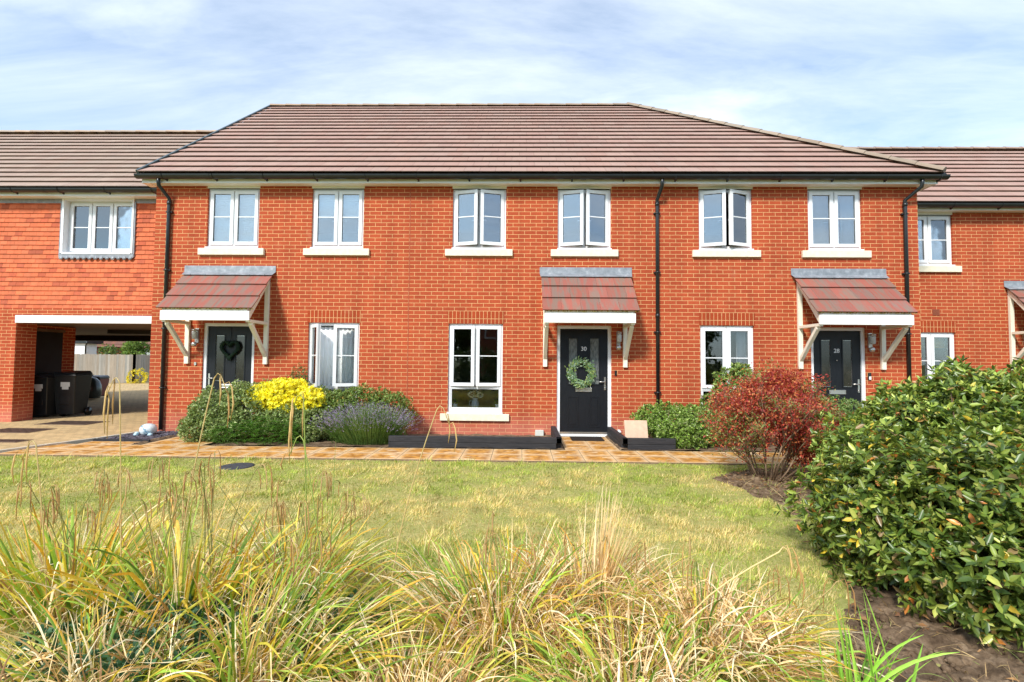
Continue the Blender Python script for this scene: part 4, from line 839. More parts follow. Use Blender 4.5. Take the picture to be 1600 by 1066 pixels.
def tree(loc, h, r, label, cols, group=None, nl=2600, ls=.13, trunk=.12, name='tree', lobes=None):
    t = empty(name, loc, label, 'tree', group); x, y, z = loc; m = MB()
    m.tube([(x, y, -.05), (x+.05*r, y, h*.3), (x-.04*r, y+.05, h*.55), (x, y, h*.82)], [trunk, trunk*.8, trunk*.5, trunk*.2], 8)
    lb = lobes or []
    if not lb:
        for k in range(9):
            a = k*2.4; q = r*random.uniform(.3, .62); zz = h*random.uniform(.45, .85); lb.append((x+q*math.cos(a), y+q*math.sin(a), zz, r*random.uniform(.32, .5), r*random.uniform(.32, .5), r*random.uniform(.26, .4)))
    for l in lb: m.tube([(x, y, h*.25), ((x+l[0])/2, (y+l[1])/2, l[2]*.75), (l[0], l[1], l[2])], [trunk*.4, trunk*.25, trunk*.1], 5)
    m.build('trunk', BARK, t); P, Q = lobes_surface(lb, nl, .5, .25)
    D = Q+rng.normal(0, .8, Q.shape); leafmesh('crown', P, D, Q+rng.normal(0, .5, Q.shape), rng.uniform(.7, 1.3, nl)*ls, rng.uniform(.7, 1.3, nl)*ls*.55, pick(cols, [1]*len(cols), nl), LEAF, t); return t
G1 = [(.16, .26, .05), (.22, .32, .07), (.10, .18, .03)]; G2 = [(.05, .10, .025), (.08, .14, .03), (.035, .07, .02)]
tree((-26.7, 33.0, 0), 3.3, .9, 'light green feathery young tree behind the fence corner, seen through the passage', G1, nl=2600, ls=.16)
tree((-28.6, 33.5, 0), 2.5, 1.0, 'low spreading green shrub-like tree beside the white shed behind the fence', G1+G2, nl=1500, ls=.14)
tree((-41, 44.0, 0), 5.6, 2.6, 'tall green tree behind the white shed beyond the passage', G2+G1, nl=2200, ls=.25)
shrub('yellow_shrub', (-21.6, 26.9, 0), 'small bright yellow shrub at the right foot of the fence beyond the passage', 'shrub', [(0, 0, .35, .55, .4, .4)], 260, 4, .09, .05, [(.75, .62, .04), (.55, .55, .05)], [3, 1])
shrub('hedge', (0, -5.5, 0), 'added dark clipped hedge behind the viewpoint, there to darken the ground floor pane reflections', 'hedge', [(k*1.5, 0, .9, 1.1, .6, 1.15) for k in range(-6, 7)], 5200, 5, .16, .09, G2, [1, 1, 1], shell=.3)  # unseen hedge, added so the ground floor panes reflect something dark
shrub('ground_cover', (0, -.9, 0), 'added low dark planting at the foot of the viewpoint, darkening reflections in the lowest panes', 'plant', [(k*.7, 0, .1, .6, .8, .35) for k in range(-5, 5)], 4000, 5, .09, .05, G2, [1, 1, 1], shell=.3)  # unseen planting, added to darken what the lowest panes reflect
# the other side of the road, behind the camera: only its reflections are seen in the panes
for k, (x, y, h, r) in enumerate([(-9, -14, 6.0, 3.6), (-3.0, -14.5, 6.5, 3.8), (9, -15, 6.0, 4.2)]):
    tree((x, y, 0), h, r, ['dark tree across the road, leftmost as reflected in the ground floor panes', 'dark tree across the road, tallest of those reflected in the ground floor panes', 'dark tree across the road, reflected in the ground floor pane beside door 28'][k], G2, 'trees across the road', nl=5500, ls=.42, trunk=.2)
oh = empty('opposite_house', (3.5, -24, 0), 'brown brick house across the road mirrored in the ground floor panes', 'house')
m = MB(); m.box(-3, 9.5, -30, -24, 0, 5); m.build('wall', BRICK_FAR, oh); m = MB(); m.prism([(-3.3, 5), (9.8, 5), (9.0, 7.8), (-2.5, 7.8)], -30.3, -23.7); m.build('roof', BOARD, oh); m = MB(); m.frame(1.0, 2.6, 1, 2.3, .09, -24.0, -23.93); m.frame(5.0, 6.6, 3.4, 4.6, .09, -24.0, -23.93); m.build('window', WHITE, oh)

# ================================================================== SHRUBS BY THE WALL
SAGE = [(.23, .31, .10), (.36, .44, .17), (.14, .20, .055), (.50, .54, .26)]
shrub('evergreen_shrub', (-5.05, 8.48, 0), 'rounded grey-green evergreen shrub in front of the leftmost door', 'shrub',
      [(-.32, 0, .42, .46, .42, .46), (.25, .02, .52, .52, .42, .50), (-.45, -.1, .22, .36, .36, .28), (.05, -.12, .25, .6, .34, .3)], 7000, 5, .044, .023, SAGE, [5, 3, 4, 1], bump=.14, shell=.34)
shrub('evergreen_shrub', (-3.95, 8.46, 0), 'grey-green evergreen shrub below the yellow shrub, left of the lavender', 'shrub',
      [(-.1, 0, .36, .46, .38, .34), (.28, .0, .30, .38, .34, .32)], 4200, 5, .042, .022, SAGE, [5, 3, 4, 1], bump=.14, shell=.34)
shrub('golden_shrub', (-4.20, 8.66, 0), 'bright yellow leaved shrub under the wall between the leftmost door and window', 'shrub',
      [(0, -.08, .78, .46, .38, .28), (-.36, -.12, .76, .26, .28, .20), (.42, -.12, .70, .28, .30, .20), (.1, -.1, .62, .45, .3, .2)], 3600, 6, .054, .030, [(.94, .84, .04), (.86, .82, .06), (.96, .90, .18), (.60, .66, .06)], [5, 4, 2, .5], bump=.14, shell=.3)
shrub('dwarf_conifer', (-4.20, 9.05, 0), 'small dark green conical conifer rising behind the yellow shrub', 'shrub', [(0, 0, .55, .27, .2, .42), (0, 0, .95, .21, .18, .22), (0.02, 0, 1.16, .13, .10, .15)], 900, 5, .035, .010, [(.07, .16, .03), (.10, .20, .05), (.22, .14, .05)], [4, 3, 1])
# low spreading yew: flat sprays of needles
yw_ = empty('spreading_yew', (-4.35, 8.02, 0), 'low bright green spreading yew in front of the grey-green shrubs beside the path', 'shrub')
Ps, Ds, Cs = [], [], []
for k in range(520):
    a = Vector((random.uniform(-5.15, -3.65), random.uniform(7.96, 8.16), random.uniform(.04, .50))); a.z *= 1-abs(a.x+4.2)*.5
    az = random.uniform(-PI, 0.1) if random.random() < .8 else random.uniform(-3.3, 3.3); d = Vector((math.cos(az), math.sin(az)*.7, random.uniform(.0, .35))).normalized(); Ln_ = random.uniform(.10, .24)
    sd2 = d.cross(Vector((0, 0, 1))).normalized(); tone = random.uniform(.8, 1.4)
    for j in range(26):
        s_ = j/26; p = a+d*(Ln_*s_)-Vector((0, 0, .05*s_*s_)); sg = 1 if j % 2 else -1
        Ps.append(p); Ds.append(sd2*sg+d*.9); Cs.append((.085*tone, .20*tone, .025*tone))
Ps, Ds, Cs = map(lambda q: np.array([list(v) for v in q]), (Ps, Ds, Cs))
leafmesh('needles', Ps, Ds, np.array([0, 0, 1])+rng.normal(0, .3, Ps.shape), rng.uniform(.02, .034, len(Ps)), np.full(len(Ps), .006), Cs, LEAF, yw_)
m = MB()
for k in range(16): x = -5.0+k*.08; m.tube([(x*.5-2.2, 8.3, .0), (x, 8.1, .12), (x+random.uniform(-.1, .1), 7.95, .22)], [.01, .007, .003], 5)
m.build('stems', BARK, yw_)
shrub('box_hedge', (-2.95, 8.80, 0), 'loose mid-green hedge plant against the wall behind the lavender', 'shrub', [(-.55, 0, .5, .42, .34, .38), (-.05, 0, .55, .5, .34, .38), (.5, .02, .50, .45, .33, .36)], 4800, 5, .046, .022, [(.18, .28, .06), (.28, .36, .11), (.34, .26, .06), (.12, .19, .04)], [5, 3, 1, 3], bump=.16, shell=.34)
# lavender: upright stems each ending in a mauve spike
lv = empty('lavender', (-2.62, 8.20, 0), 'lavender bush with mauve flower spikes spilling over the bed edge beside the path', 'lavender')
n = 2000; az = rng.uniform(0, 2*PI, n); rad = np.sqrt(rng.random(n)); bx = -2.62+rad*np.cos(az)*.50; by = 8.22+rad*np.sin(az)*.2
lean = rad*rng.uniform(.5, 1.15, n)*.95; Ln_ = rng.uniform(.45, .74, n)*(1-.12*rad); dirv = np.stack([np.cos(az)*np.sin(lean), np.sin(az)*np.sin(lean)*.75, np.cos(lean)], 1)
def ribbons(name, B, AZ, TH0, K, LN, WD, C0, C1, C2, mat, parent, seg=7, bend=None, bs=None, twist=0, p=1.3, taper=.6, fold=.25, c1pos=.5, smooth=True):
    """curved blades: start angle TH0 from vertical, total curvature K, optional sharp bend at bs"""
    n = len(B); S = np.linspace(0, 1, seg+1); pos = np.zeros((n, seg+1, 3)); pos[:, 0] = B
    H = np.stack([np.cos(AZ), np.sin(AZ), np.zeros(n)], 1); side0 = np.stack([-np.sin(AZ), np.cos(AZ), np.zeros(n)], 1)
    th_all = []
    for k in range(seg+1):
        th = TH0+K*S[k]**p
        if bend is not None: th = th+bend/(1+np.exp(-(S[k]-bs)*22))
        th_all.append(th)
        if k: pos[:, k] = pos[:, k-1]+(H*np.sin(th)[:, None]+np.array([0, 0, 1.])*np.cos(th)[:, None])*(LN/seg)[:, None]
    V = []; C = []
    tw = rng.uniform(-1, 1, n)*twist
    for k in range(seg+1):
        th = th_all[k]; T = H*np.sin(th)[:, None]+np.array([0, 0, 1.])*np.cos(th)[:, None]; Nn = np.cross(side0, T); a = tw*S[k]+tw*.5
        sd_ = side0*np.cos(a)[:, None]+Nn*np.sin(a)[:, None]; nn = np.cross(sd_, T)
        w = WD*min(1, .55+S[k]*2)*(1-S[k]**2.2*1.0)**taper; w = np.maximum(w, .0007)[:, None]
        V += [pos[:, k]-sd_*w/2+nn*w*fold, pos[:, k], pos[:, k]+sd_*w/2+nn*w*fold]
        t = S[k]; c = C0+(C1-C0)*min(1, t/c1pos) if t <= c1pos else C1+(C2-C1)*((t-c1pos)/(1-c1pos)); C += [c, c, c]
    V = np.stack(V, 1).reshape(-1, 3); C = np.stack(C, 1).reshape(-1, 3); kk = 3*(seg+1)
    f = [];
    for k in range(seg): a = 3*k; f += [[a, a+1, a+4, a+3], [a+1, a+2, a+5, a+4]]
    F = (np.array(f)[None]+(np.arange(n)*kk)[:, None, None]).reshape(-1, 4)
    o = npmesh(name, V, F, C, mat, parent, smooth=smooth); return o, pos
B = np.stack([bx, by, np.full(n, .02)], 1); cg = pick([(.13, .24, .05), (.20, .31, .08), (.09, .15, .04)], [3, 2, 2], n)
_, pos = ribbons('stems', B, az, lean*.6, lean*.6, Ln_, np.full(n, .005), cg, cg, cg*1.1, LEAF, lv, seg=4)
tip = pos[:, -1]; tdir = unit(pos[:, -1]-pos[:, -2]); k = 7; PP = (tip[:, None]-tdir[:, None]*(np.arange(k)*.011)[None, :, None]).reshape(-1, 3); DD = np.repeat(tdir, k, 0)+rng.normal(0, .55, (n*k, 3)); sel = rng.random(n*k) < .62
fc = pick([(.30, .20, .44), (.42, .32, .58), (.34, .30, .40), (.30, .40, .16)], [4, 3, 2, 1], n*k)
leafmesh('flowers', PP[sel], DD[sel], rng.normal(size=DD.shape)[sel], np.full(sel.sum(), .014), np.full(sel.sum(), .009), fc[sel], LEAF, lv)
P, Q = lobes_surface([(-2.62, 8.22, .16, .62, .28, .24), (-2.6, 8.25, .3, .5, .25, .26)], 5200, .4, .1); leafmesh('leaves', P, Q*.6+np.array([0, 0, 1.])+rng.normal(0, .25, P.shape), Q+rng.normal(0, .4, P.shape), rng.uniform(.04, .08, 5200), np.full(5200, .006), pick([(.11, .22, .045), (.18, .30, .07), (.08, .14, .03)], [3, 2, 2], 5200), LEAF, lv)
shrub('evergreen_shrub', (2.72, 8.45, 0), 'small leaved green shrub against the wall beneath the middle drainpipe, right of the leaning slab', 'shrub',
      [(-.1, .15, .36, .46, .38, .34), (.35, 0, .34, .46, .42, .32), (.0, -.25, .24, .40, .30, .26), (-.4, .35, .4, .28, .25, .25)], 6000, 5, .044, .022, [(.20, .33, .05), (.32, .44, .10), (.12, .18, .04), (.46, .50, .24)], [5, 3, 3, 1], bump=.2, shell=.34)
shrub('evergreen_shrub', (3.68, 8.30, 0), 'taller yellow-green shrub in front of the ground floor window behind the red shrub', 'shrub',
      [(0, .0, 1.0, .34, .3, .36), (-.2, 0, .62, .36, .32, .4), (.2, 0, .55, .36, .3, .4)], 2400, 5, .06, .026, [(.20, .30, .06), (.30, .38, .10), (.10, .16, .04)], [4, 3, 2], bump=.22, spread=1.1)
shrub('evergreen_shrub', (5.1, 8.35, 0), 'low green shrub between the red shrub and the big laurels, below door 28', 'shrub', [(0, 0, .42, .6, .35, .42), (.6, 0, .4, .45, .35, .38)], 1300, 5, .055, .024, [(.14, .24, .06), (.26, .34, .12)], [3, 2])

# red barberry-like shrub with bare stems at its foot
rd = empty('red_shrub', (3.02, 6.0, 0), 'rust-red leaved shrub with bare branching stems at the right end of the lawn', 'shrub')
m = MB(); tips = []
def branch(a, d, ln, r, lvl):
    b = a+d*ln; mid = a.lerp(b, .5)+Vector((random.uniform(-1, 1), random.uniform(-1, 1), random.uniform(-.3, .6)))*ln*.08
    m.tube([a, mid, b], [r, r*.85, r*.65], 5 if lvl else 7)
    if lvl >= 3: tips.append((b, d)); return
    if lvl >= 1: tips.append((mid, d))
    for k in range(3 if lvl else 4):
        dd_ = (d+Vector((random.uniform(-.7, .7), random.uniform(-.55, .55), random.uniform(-.05, .55)))).normalized(); branch(a.lerp(b, random.uniform(.55, 1)), dd_, ln*random.uniform(.55, .8), r*.6, lvl+1)
for k in range(17):
    az_ = k*2.4; ln0 = random.uniform(.42, .60); branch(Vector((3.0+.13*math.cos(az_), 6.0+.11*math.sin(az_), -.02)), Vector((.85*math.cos(az_)*random.uniform(.3, 1)+.05, .5*math.sin(az_), 1)).normalized(), ln0, .011, 0)
m.build('stems', simple('grey_bark', (.25, .17, .11), .9, .2, var=.3, sc=30), rd)
T = np.array([list(t[0]) for t in tips]); TD = np.array([list(t[1]) for t in tips])
rep = max(1, 30000//len(T)); P = np.repeat(T, rep, 0)+rng.normal(0, .035, (len(T)*rep, 3))-np.repeat(TD, rep, 0)*rng.uniform(0, .12, (len(T)*rep, 1)); n = len(P)
P2, Q2 = lobes_surface([(3.08, 6.0, .92, .52, .42, .42), (3.48, 6.0, .62, .40, .36, .36), (2.68, 6.0, .74, .36, .32, .30), (3.02, 6.0, 1.14, .34, .30, .24), (3.35, 5.95, .98, .34, .30, .30), (3.5, 5.95, .38, .34, .3, .26), (2.5, 5.95, .5, .22, .25, .2), (3.15, 6.0, 1.24, .2, .2, .16)], 23000, .75, .3)
P2 += rng.normal(0, .03, P2.shape); P = np.concatenate([P[rng.random(len(P)) < .6], P2]); n = len(P)
keep = P[:, 2] > .14+.12*(P[:, 0] < 3.2); P = P[keep]; n = len(P); lower = np.clip((.80-P[:, 2])/.4, 0, 1)*(P[:, 0] < 3.2); keep = rng.random(n) > lower*.72; P = P[keep]; n = len(P)
C = pick([(.46, .075, .040), (.54, .16, .06), (.28, .035, .032), (.66, .29, .10), (.36, .045, .045)], [5, 3, 4, 1.4, 3], n)
gsel = (((P[:, 0] < 2.8) & (P[:, 2] < .85)) | (fbm(P[:, 0], P[:, 2], 3.5, 2) > .62)) & (rng.random(n) < .5); C[gsel] = pick([(.30, .28, .09), (.18, .24, .06)], [1, 1], gsel.sum())
leafmesh('foliage', P, rng.normal(size=(n, 3))+np.array([0, 0, .3]), rng.normal(size=(n, 3)), rng.uniform(.022, .044, n), rng.uniform(.012, .022, n), C, leaf_mat('red_leaf', .5, .3), rd)

# the big glossy evergreen at the right: two plants grown together
LG = [(.135, .20, .030), (.23, .29, .05), (.42, .45, .10), (.07, .12, .022), (.66, .48, .05), (.58, .22, .05), (.30, .20, .08)]
shrub('laurel_shrub', (2.92, 3.16, 0), 'large glossy-leaved evergreen shrub filling the lower right foreground', 'shrub',
      [(-.28, .05, .50, .56, .60, .50), (.22, -.02, .58, .56, .60, .50), (.68, .05, .50, .55, .6, .52), (-.5, .25, .35, .40, .5, .36), (.0, -.28, .30, .66, .36, .32), (1.0, .1, .7, .5, .55, .55), (.55, -.25, .42, .45, .4, .38), (-.40, -.42, .28, .40, .34, .30), (.15, -.5, .32, .45, .34, .34)], 7400, 6, .062, .026, LG, [7, 6, 1.8, 6, .4, .4, .9], mat=GLOSSY_LEAF, rich=True, bump=.28, shell=.42, up=.45, spread=1.25, stems=14)
shrub('laurel_shrub', (3.75, 4.55, 0), 'taller glossy evergreen shrub with yellow-green shoots behind the large one, in front of door 28', 'shrub',
      [(-.48, .1, .50, .40, .5, .40), (-.14, .05, .76, .42, .5, .42), (.30, 0, .92, .55, .5, .46), (.85, 0, .95, .55, .5, .48), (1.3, -.1, .95, .5, .5, .50), (.1, -.2, .5, .9, .45, .42)], 6000, 6, .066, .027, [(.16, .24, .04), (.27, .35, .06), (.46, .52, .11), (.09, .15, .03), (.58, .48, .08), (.42, .24, .08)], [6, 5, 2.6, 5, .4, .7], mat=GLOSSY_LEAF, rich=True, bump=.32, shell=.4, up=.6, spread=1.2, stems=14)

# ================================================================== LAWN GRASS AND LITTER
def scatter(n, x0, x1, y0, y1): return rng.uniform(x0, x1, n), rng.uniform(y0, y1, n)
xs_, ys2 = [], []
for (ya, yb_, xa, xb, dens) in ((5.2, 6.93, -9.5, 5.0, 4600), (3.6, 5.2, -6.5, 4.0, 7500), (1.7, 3.6, -4.5, 3.0, 8500)):
    n = int((yb_-ya)*(xb-xa)*dens); x, y = scatter(n, xa, xb, ya, yb_); xs_.append(x); ys2.append(y)
x = np.concatenate(xs_); y = np.concatenate(ys2); f = soil_f(x, y); keep = (f < 0) | ((f < 2.6) & (rng.random(len(x)) < .55*np.clip(1.5-f, 0, 1)*(fbm(x, y, 4, 2, VM) > .54)))
keep &= ((x+3.78)**2+(y-6.45)**2 > .24**2); x, y = x[keep], y[keep]; n = len(x)
patch = np.clip((fbm(x, y*1.3, 1.3, 5, VM)-.47)*3.4+.20+.30*np.clip((6.6-y)/2.5, 0, 1)-.25*np.clip(-(x+3)/3, 0, 1)-.3*np.clip((x-1.6)/1.2, 0, 1), 0, 1); fine = fbm(x, y, 7, 2)
straw = rng.random(n) < patch*.80+.08
C = np.where(straw[:, None], pick([(.60, .49, .21), (.52, .41, .16), (.70, .58, .29)], [3, 2, 1], n), pick([(.32, .40, .065), (.40, .46, .10), (.23, .31, .045), (.52, .50, .14)], [4, 3, 3, 2], n))*(.56+.98*fine[:, None])
h = rng.uniform(.012, .030, n)*(.55+1.3*np.clip((fine-.35)*2.4, 0, 1.3)); az = rng.uniform(0, 2*PI, n); ln_ = rng.uniform(.1, 1.2, n); w = rng.uniform(.0018, .0036, n)*(1+.12*np.maximum(y-3, 0))
tuft = (fbm(x, y, 4.5, 3, VM) > .57) & (rng.random(n) < .4); h = np.where(tuft, h*2.1, h); w = np.where(tuft, w*1.3, w); C = np.where((tuft & ~straw)[:, None], C*.8, C)
B = np.stack([x, y, np.full(n, -.008)], 1); T = B+np.stack([np.cos(az)*np.sin(ln_)*h*1.3, np.sin(az)*np.sin(ln_)*h*1.3, np.cos(ln_)*h+.006], 1); sd_ = np.stack([-np.sin(az+.6), np.cos(az+.6), 0*az], 1)*w[:, None]
V = np.stack([B-sd_, B+sd_, T], 1).reshape(-1, 3); F = np.arange(n*3).reshape(-1, 3)
tag(npmesh('lawn_grass', V, F, np.repeat(C, 3, 0), BLADE), 'short mown lawn grass, green with straw-coloured dry patches', 'grass', kind='stuff')
n = 1500; x = rng.uniform(1.2, 5, n); y = rng.uniform(2.1, 6.7, n); s_ = soil_f(x, y) > .05; x, y = x[s_], y[s_]; n = len(x)
P = np.stack([x, y, .035+.05*rng.random(n)], 1); leafmesh('leaf_litter', P, rng.normal(size=(n, 3))*np.array([1, 1, .15]), np.array([0, 0, 1])+rng.normal(0, .35, (n, 3)), rng.uniform(.03, .06, n), rng.uniform(.015, .028, n), pick([(.28, .14, .06), (.40, .22, .09), (.18, .09, .05)], [2, 1, 2], n), LEAF)
tag(bpy.data.objects['leaf_litter'], 'fallen brown leaves on the bare soil under the shrubs', 'leaf litter', kind='stuff')
n = 5200; x = rng.uniform(1.1, 5, n); y = rng.uniform(1.7, 6.7, n); s_ = (soil_f(x, y) > -.1) & (fbm(x, y, 3, 3) > .42); x, y = x[s_], y[s_]; n = len(x); c = pick([(.58, .42, .20), (.40, .27, .13), (.30, .36, .10), (.20, .13, .07)], [3, 3, 2, 2], n)
def late_straw(): return ribbons('straw_litter', np.stack([x, y, .035+.05*rng.random(n)], 1), rng.uniform(0, 2*PI, n), rng.uniform(.7, 1.45, n), rng.uniform(.1, .9, n), rng.uniform(.04, .17, n), rng.uniform(.003, .006, n), c, c, c, BLADE, None, seg=4, twist=1)[0]
tag(late_straw(), 'dry straw and weeds lying on the bare soil under the shrubs', 'straw', kind='stuff')
# clods and stones
m = MB()
for k in range(7000):
    x, y = random.uniform(1.0, 4.6), random.uniform(2.1, 6.7)
    if soil_f(np.array(x), np.array(y)) < .1: continue
    s_ = random.uniform(.006, .020)*random.choice((1, 1, 1, 1.6, 2.2)); M = Matrix.Translation((x, y, .022)) @ Matrix.Rotation(random.uniform(0, 6), 4, 'Z') @ Matrix.Diagonal((s_, s_*random.uniform(.6, 1), s_*.7, 1))
    m.lathe([(.5, -.6), (.95, -.15), (.8, .4), (.3, .8)], (0, 0, 0), 6, M=M)
tag(m.build('soil_clods', SO.m), 'crumbs and clods of bare soil under the shrubs', 'soil', kind='stuff')

# ================================================================== FOREGROUND SEDGES
GRN = np.array([[.17, .33, .04], [.28, .46, .06], [.10, .21, .03], [.42, .55, .09]]); YEL = np.array([[.78, .66, .07], [.80, .50, .05], [.84, .70, .14]]); STR = np.array([[.92, .72, .42], [.80, .52, .22], [1.0, .88, .62], [.46, .25, .10]]); ORG = np.array([[.74, .34, .04], [.60, .24, .05]])
def sedge(name, loc, label, nb, R, hl, wd, mix, lean=(0, 0), th=(.05, .8), k=(.2, 1.2), bendp=.4, seg=9, group='sedge clumps along the front of the lawn', cat='sedge', stalks=0, sth=(1.0, 1.3), stalk_lean=.35):
    t = empty(name, loc, label, cat, group); az = rng.uniform(0, 2*PI, nb); q = np.sqrt(rng.random(nb))
    B = np.stack([loc[0]+R*q*np.cos(az), loc[1]+R*.8*q*np.sin(az), np.full(nb, -.02)], 1)
    th0 = th[0]+(th[1]-th[0])*q*rng.uniform(.4, 1, nb)
    hx = np.cos(az)*np.sin(th0)+lean[0]; hy = np.sin(az)*np.sin(th0)+lean[1]; AZ = np.arctan2(hy, hx)+rng.normal(0, .3, nb); TH = np.minimum(np.hypot(hx, hy), 1.25)
    r = rng.random(nb); w = np.cumsum(np.array(mix)/sum(mix))     # green, green->yellow, straw, orange
    g = GRN[rng.integers(0, 4, nb)]; ye = YEL[rng.integers(0, 3, nb)]; s_ = STR[rng.integers(0, 4, nb)]; og = ORG[rng.integers(0, 2, nb)]
    c0 = np.where((r < w[1])[:, None], g, np.where((r < w[2])[:, None], s_*.8, ye*.8)); c1 = np.where((r < w[0])[:, None], g*1.1, np.where((r < w[1])[:, None], g*.5+ye*.5, np.where((r < w[2])[:, None], s_, ye))); c2 = np.where((r < w[0])[:, None], g*.9+ye*.15, np.where((r < w[1])[:, None], ye*.8+og*.2, np.where((r < w[2])[:, None], s_*1.05, og)))
    v = rng.uniform(.75, 1.2, (nb, 1)); bend = np.where(rng.random(nb) < bendp, rng.uniform(.7, 2.2, nb), 0); bs = rng.uniform(.55, .92, nb)
    dry = (r > w[1])&(r < w[2]); wdv = rng.uniform(.55, 1.35, nb)*wd*1.12*np.where(dry, .62, 1)
    ribbons('blades', B, AZ, TH, rng.uniform(*k, nb), rng.uniform(*hl, nb), wdv, c0*v, c1*v, c2*v, BLADE, t, seg=seg, bend=bend, bs=bs, twist=1.1, p=1.8, fold=.22)
    nt_ = int(nb*1.2); q2 = np.sqrt(rng.random(nt_))*1.25; a2 = rng.uniform(0, 2*PI, nt_); Bt = np.stack([loc[0]+R*q2*np.cos(a2), loc[1]+R*q2*np.sin(a2)*.8, rng.uniform(-.02, hl[0]*.45, nt_)], 1)
    ct = pick([(.86, .64, .34), (.62, .38, .16), (1.0, .86, .60), (.30, .17, .08)], [4, 3, 3, 2], nt_)
    ribbons('dry_thatch', Bt, rng.uniform(0, 2*PI, nt_), rng.uniform(.3, 1.5, nt_), rng.uniform(-.6, 1.6, nt_), rng.uniform(.12, .34, nt_), rng.uniform(.004, .010, nt_), ct, ct, ct, BLADE, t, seg=6, twist=1.5, bend=np.where(rng.random(nt_) < .5, rng.uniform(.5, 2.2, nt_), 0), bs=rng.uniform(.4, .9, nt_))
    if stalks:
        m1 = MB(); m2 = MB()
        for i in range(stalks):
            a = random.uniform(0, 2*PI); ln = random.uniform(*sth); le = random.uniform(.02, stalk_lean); d = Vector((math.cos(a)*le+lean[0]*.5, math.sin(a)*le*.6, 1)).normalized(); b0 = Vector((loc[0]+random.uniform(-R, R)*.6, loc[1]+random.uniform(-R, R)*.4, -.02))
            hz_ = Vector((math.cos(a), math.sin(a)*.5, 0)); pts = [b0+d*ln*s2*.8+hz_*(.10*ln*s2**3) for s2 in np.linspace(0, 1, 7)]; top = pts[-1]
            arc = [top+hz_*(.05*u2)+Vector((0, 0, .035*math.sin(u2*PI*.75))) for u2 in (.4, .8, 1.2)]
            cg_ = random.choice([(.30, .30, .10), (.52, .38, .16), (.36, .36, .10)]); m1.tube(pts+arc, [.0028]*5+[.0022]*5, 5, col=cg_)
            for j in range(random.randint(2, 4)):                                  # drooping seed spikes
                p0 = (pts+arc)[-1-j*1]; hh = Vector((random.uniform(-1, 1), random.uniform(-.6, .6), 0)).normalized()*random.uniform(.02, .05); L_ = random.uniform(.07, .15)
                sp = [p0, p0+hh*.6+Vector((0, 0, .012)), p0+hh+Vector((0, 0, -.02)), p0+hh*1.15+Vector((0, 0, -.02-L_*.5)), p0+hh*1.1+Vector((0, 0, -.02-L_))]
                cs_ = random.choice([(.58, .36, .14), (.66, .46, .22), (.46, .26, .10)]); m2 = MB(); m2.tube(sp, [.0010, .0014, .0028, .0032, .0012], 5, col=cs_); m2.build('seed_head', BLADE, t)
        m1.build('stalks', BLADE, t)
    return t
sedge('sedge_clump', (-2.55, 2.75, 0), 'broad-leaved green and orange sedge clump at the far left edge of the foreground', 200, .26, (.40, .74), .016, [7, 5, 4, 3], th=(.03, .75), k=(.1, .9), bendp=.35, stalks=9, sth=(.75, .98))
sedge('sedge_clump', (-1.82, 2.62, 0), 'broad-bladed clump with orange-tipped leaves and tall brown seed heads, second from the left', 210, .25, (.40, .76), .015, [6, 5, 4, 4], th=(.03, .8), k=(.1, 1.0), stalks=15, sth=(.8, 1.12))
sedge('sedge_clump', (-1.35, 2.95, 0), 'yellow-green clump with straw blades and drooping brown seed heads, third from the left', 210, .24, (.36, .62), .012, [5, 4, 6, 3], lean=(.1, 0), th=(.05, .9), k=(.3, 1.2), stalks=14, sth=(.7, .98), stalk_lean=.5)
sedge('sedge_clump', (-1.05, 2.25, 0), 'dense green and straw clump whose blades all lean to the right', 400, .27, (.40, .68), .011, [9, 5, 7, 1], lean=(.45, .05), th=(.05, .75), k=(.2, .9), stalks=4, sth=(.8, 1.0))
sedge('sedge_clump', (-.10, 2.55, 0), 'mixed green and straw clump in the middle of the foreground', 440, .30, (.38, .66), .012, [5, 3, 12, 1.5], th=(.04, .85), k=(.3, 1.5), bendp=.55, stalks=8, sth=(.55, .75))
sedge('sedge_clump', (.42, 2.75, 0), 'mostly straw-coloured clump with a pale upright tuft right of centre', 460, .28, (.35, .62), .009, [2, 2, 14, .5], lean=(.08, 0), th=(.04, .8), k=(.3, 1.5), bendp=.55, stalks=4, sth=(.55, .7))
sedge('sedge_clump', (.95, 2.45, 0), 'collapsed straw clump with green shoots at the right end beside the bare soil', 480, .30, (.34, .60), .010, [3, 3, 14, .5], lean=(.16, 0), th=(.1, 1.1), k=(.5, 1.8), bendp=.6, stalks=5, sth=(.5, .66), stalk_lean=.7)
sedge('sedge_clump', (.45, 2.05, 0), 'low green and straw clump at the bottom edge right of centre', 320, .26, (.30, .50), .011, [6, 4, 7, .5], th=(.1, 1.0), k=(.3, 1.4))
sedge('sedge_clump', (-.45, 1.95, 0), 'low straw clump at the bottom edge of the picture near the centre', 320, .26, (.28, .46), .010, [3, 3, 10, .5], th=(.1, 1.0), k=(.4, 1.5))
sedge('sedge_clump', (-1.75, 2.05, 0), 'sprawling low clump of arching yellow blades in the lower left corner', 260, .28, (.34, .58), .011, [4, 5, 5, 2], lean=(.12, 0), th=(.3, 1.2), k=(.5, 1.5), bendp=.3)
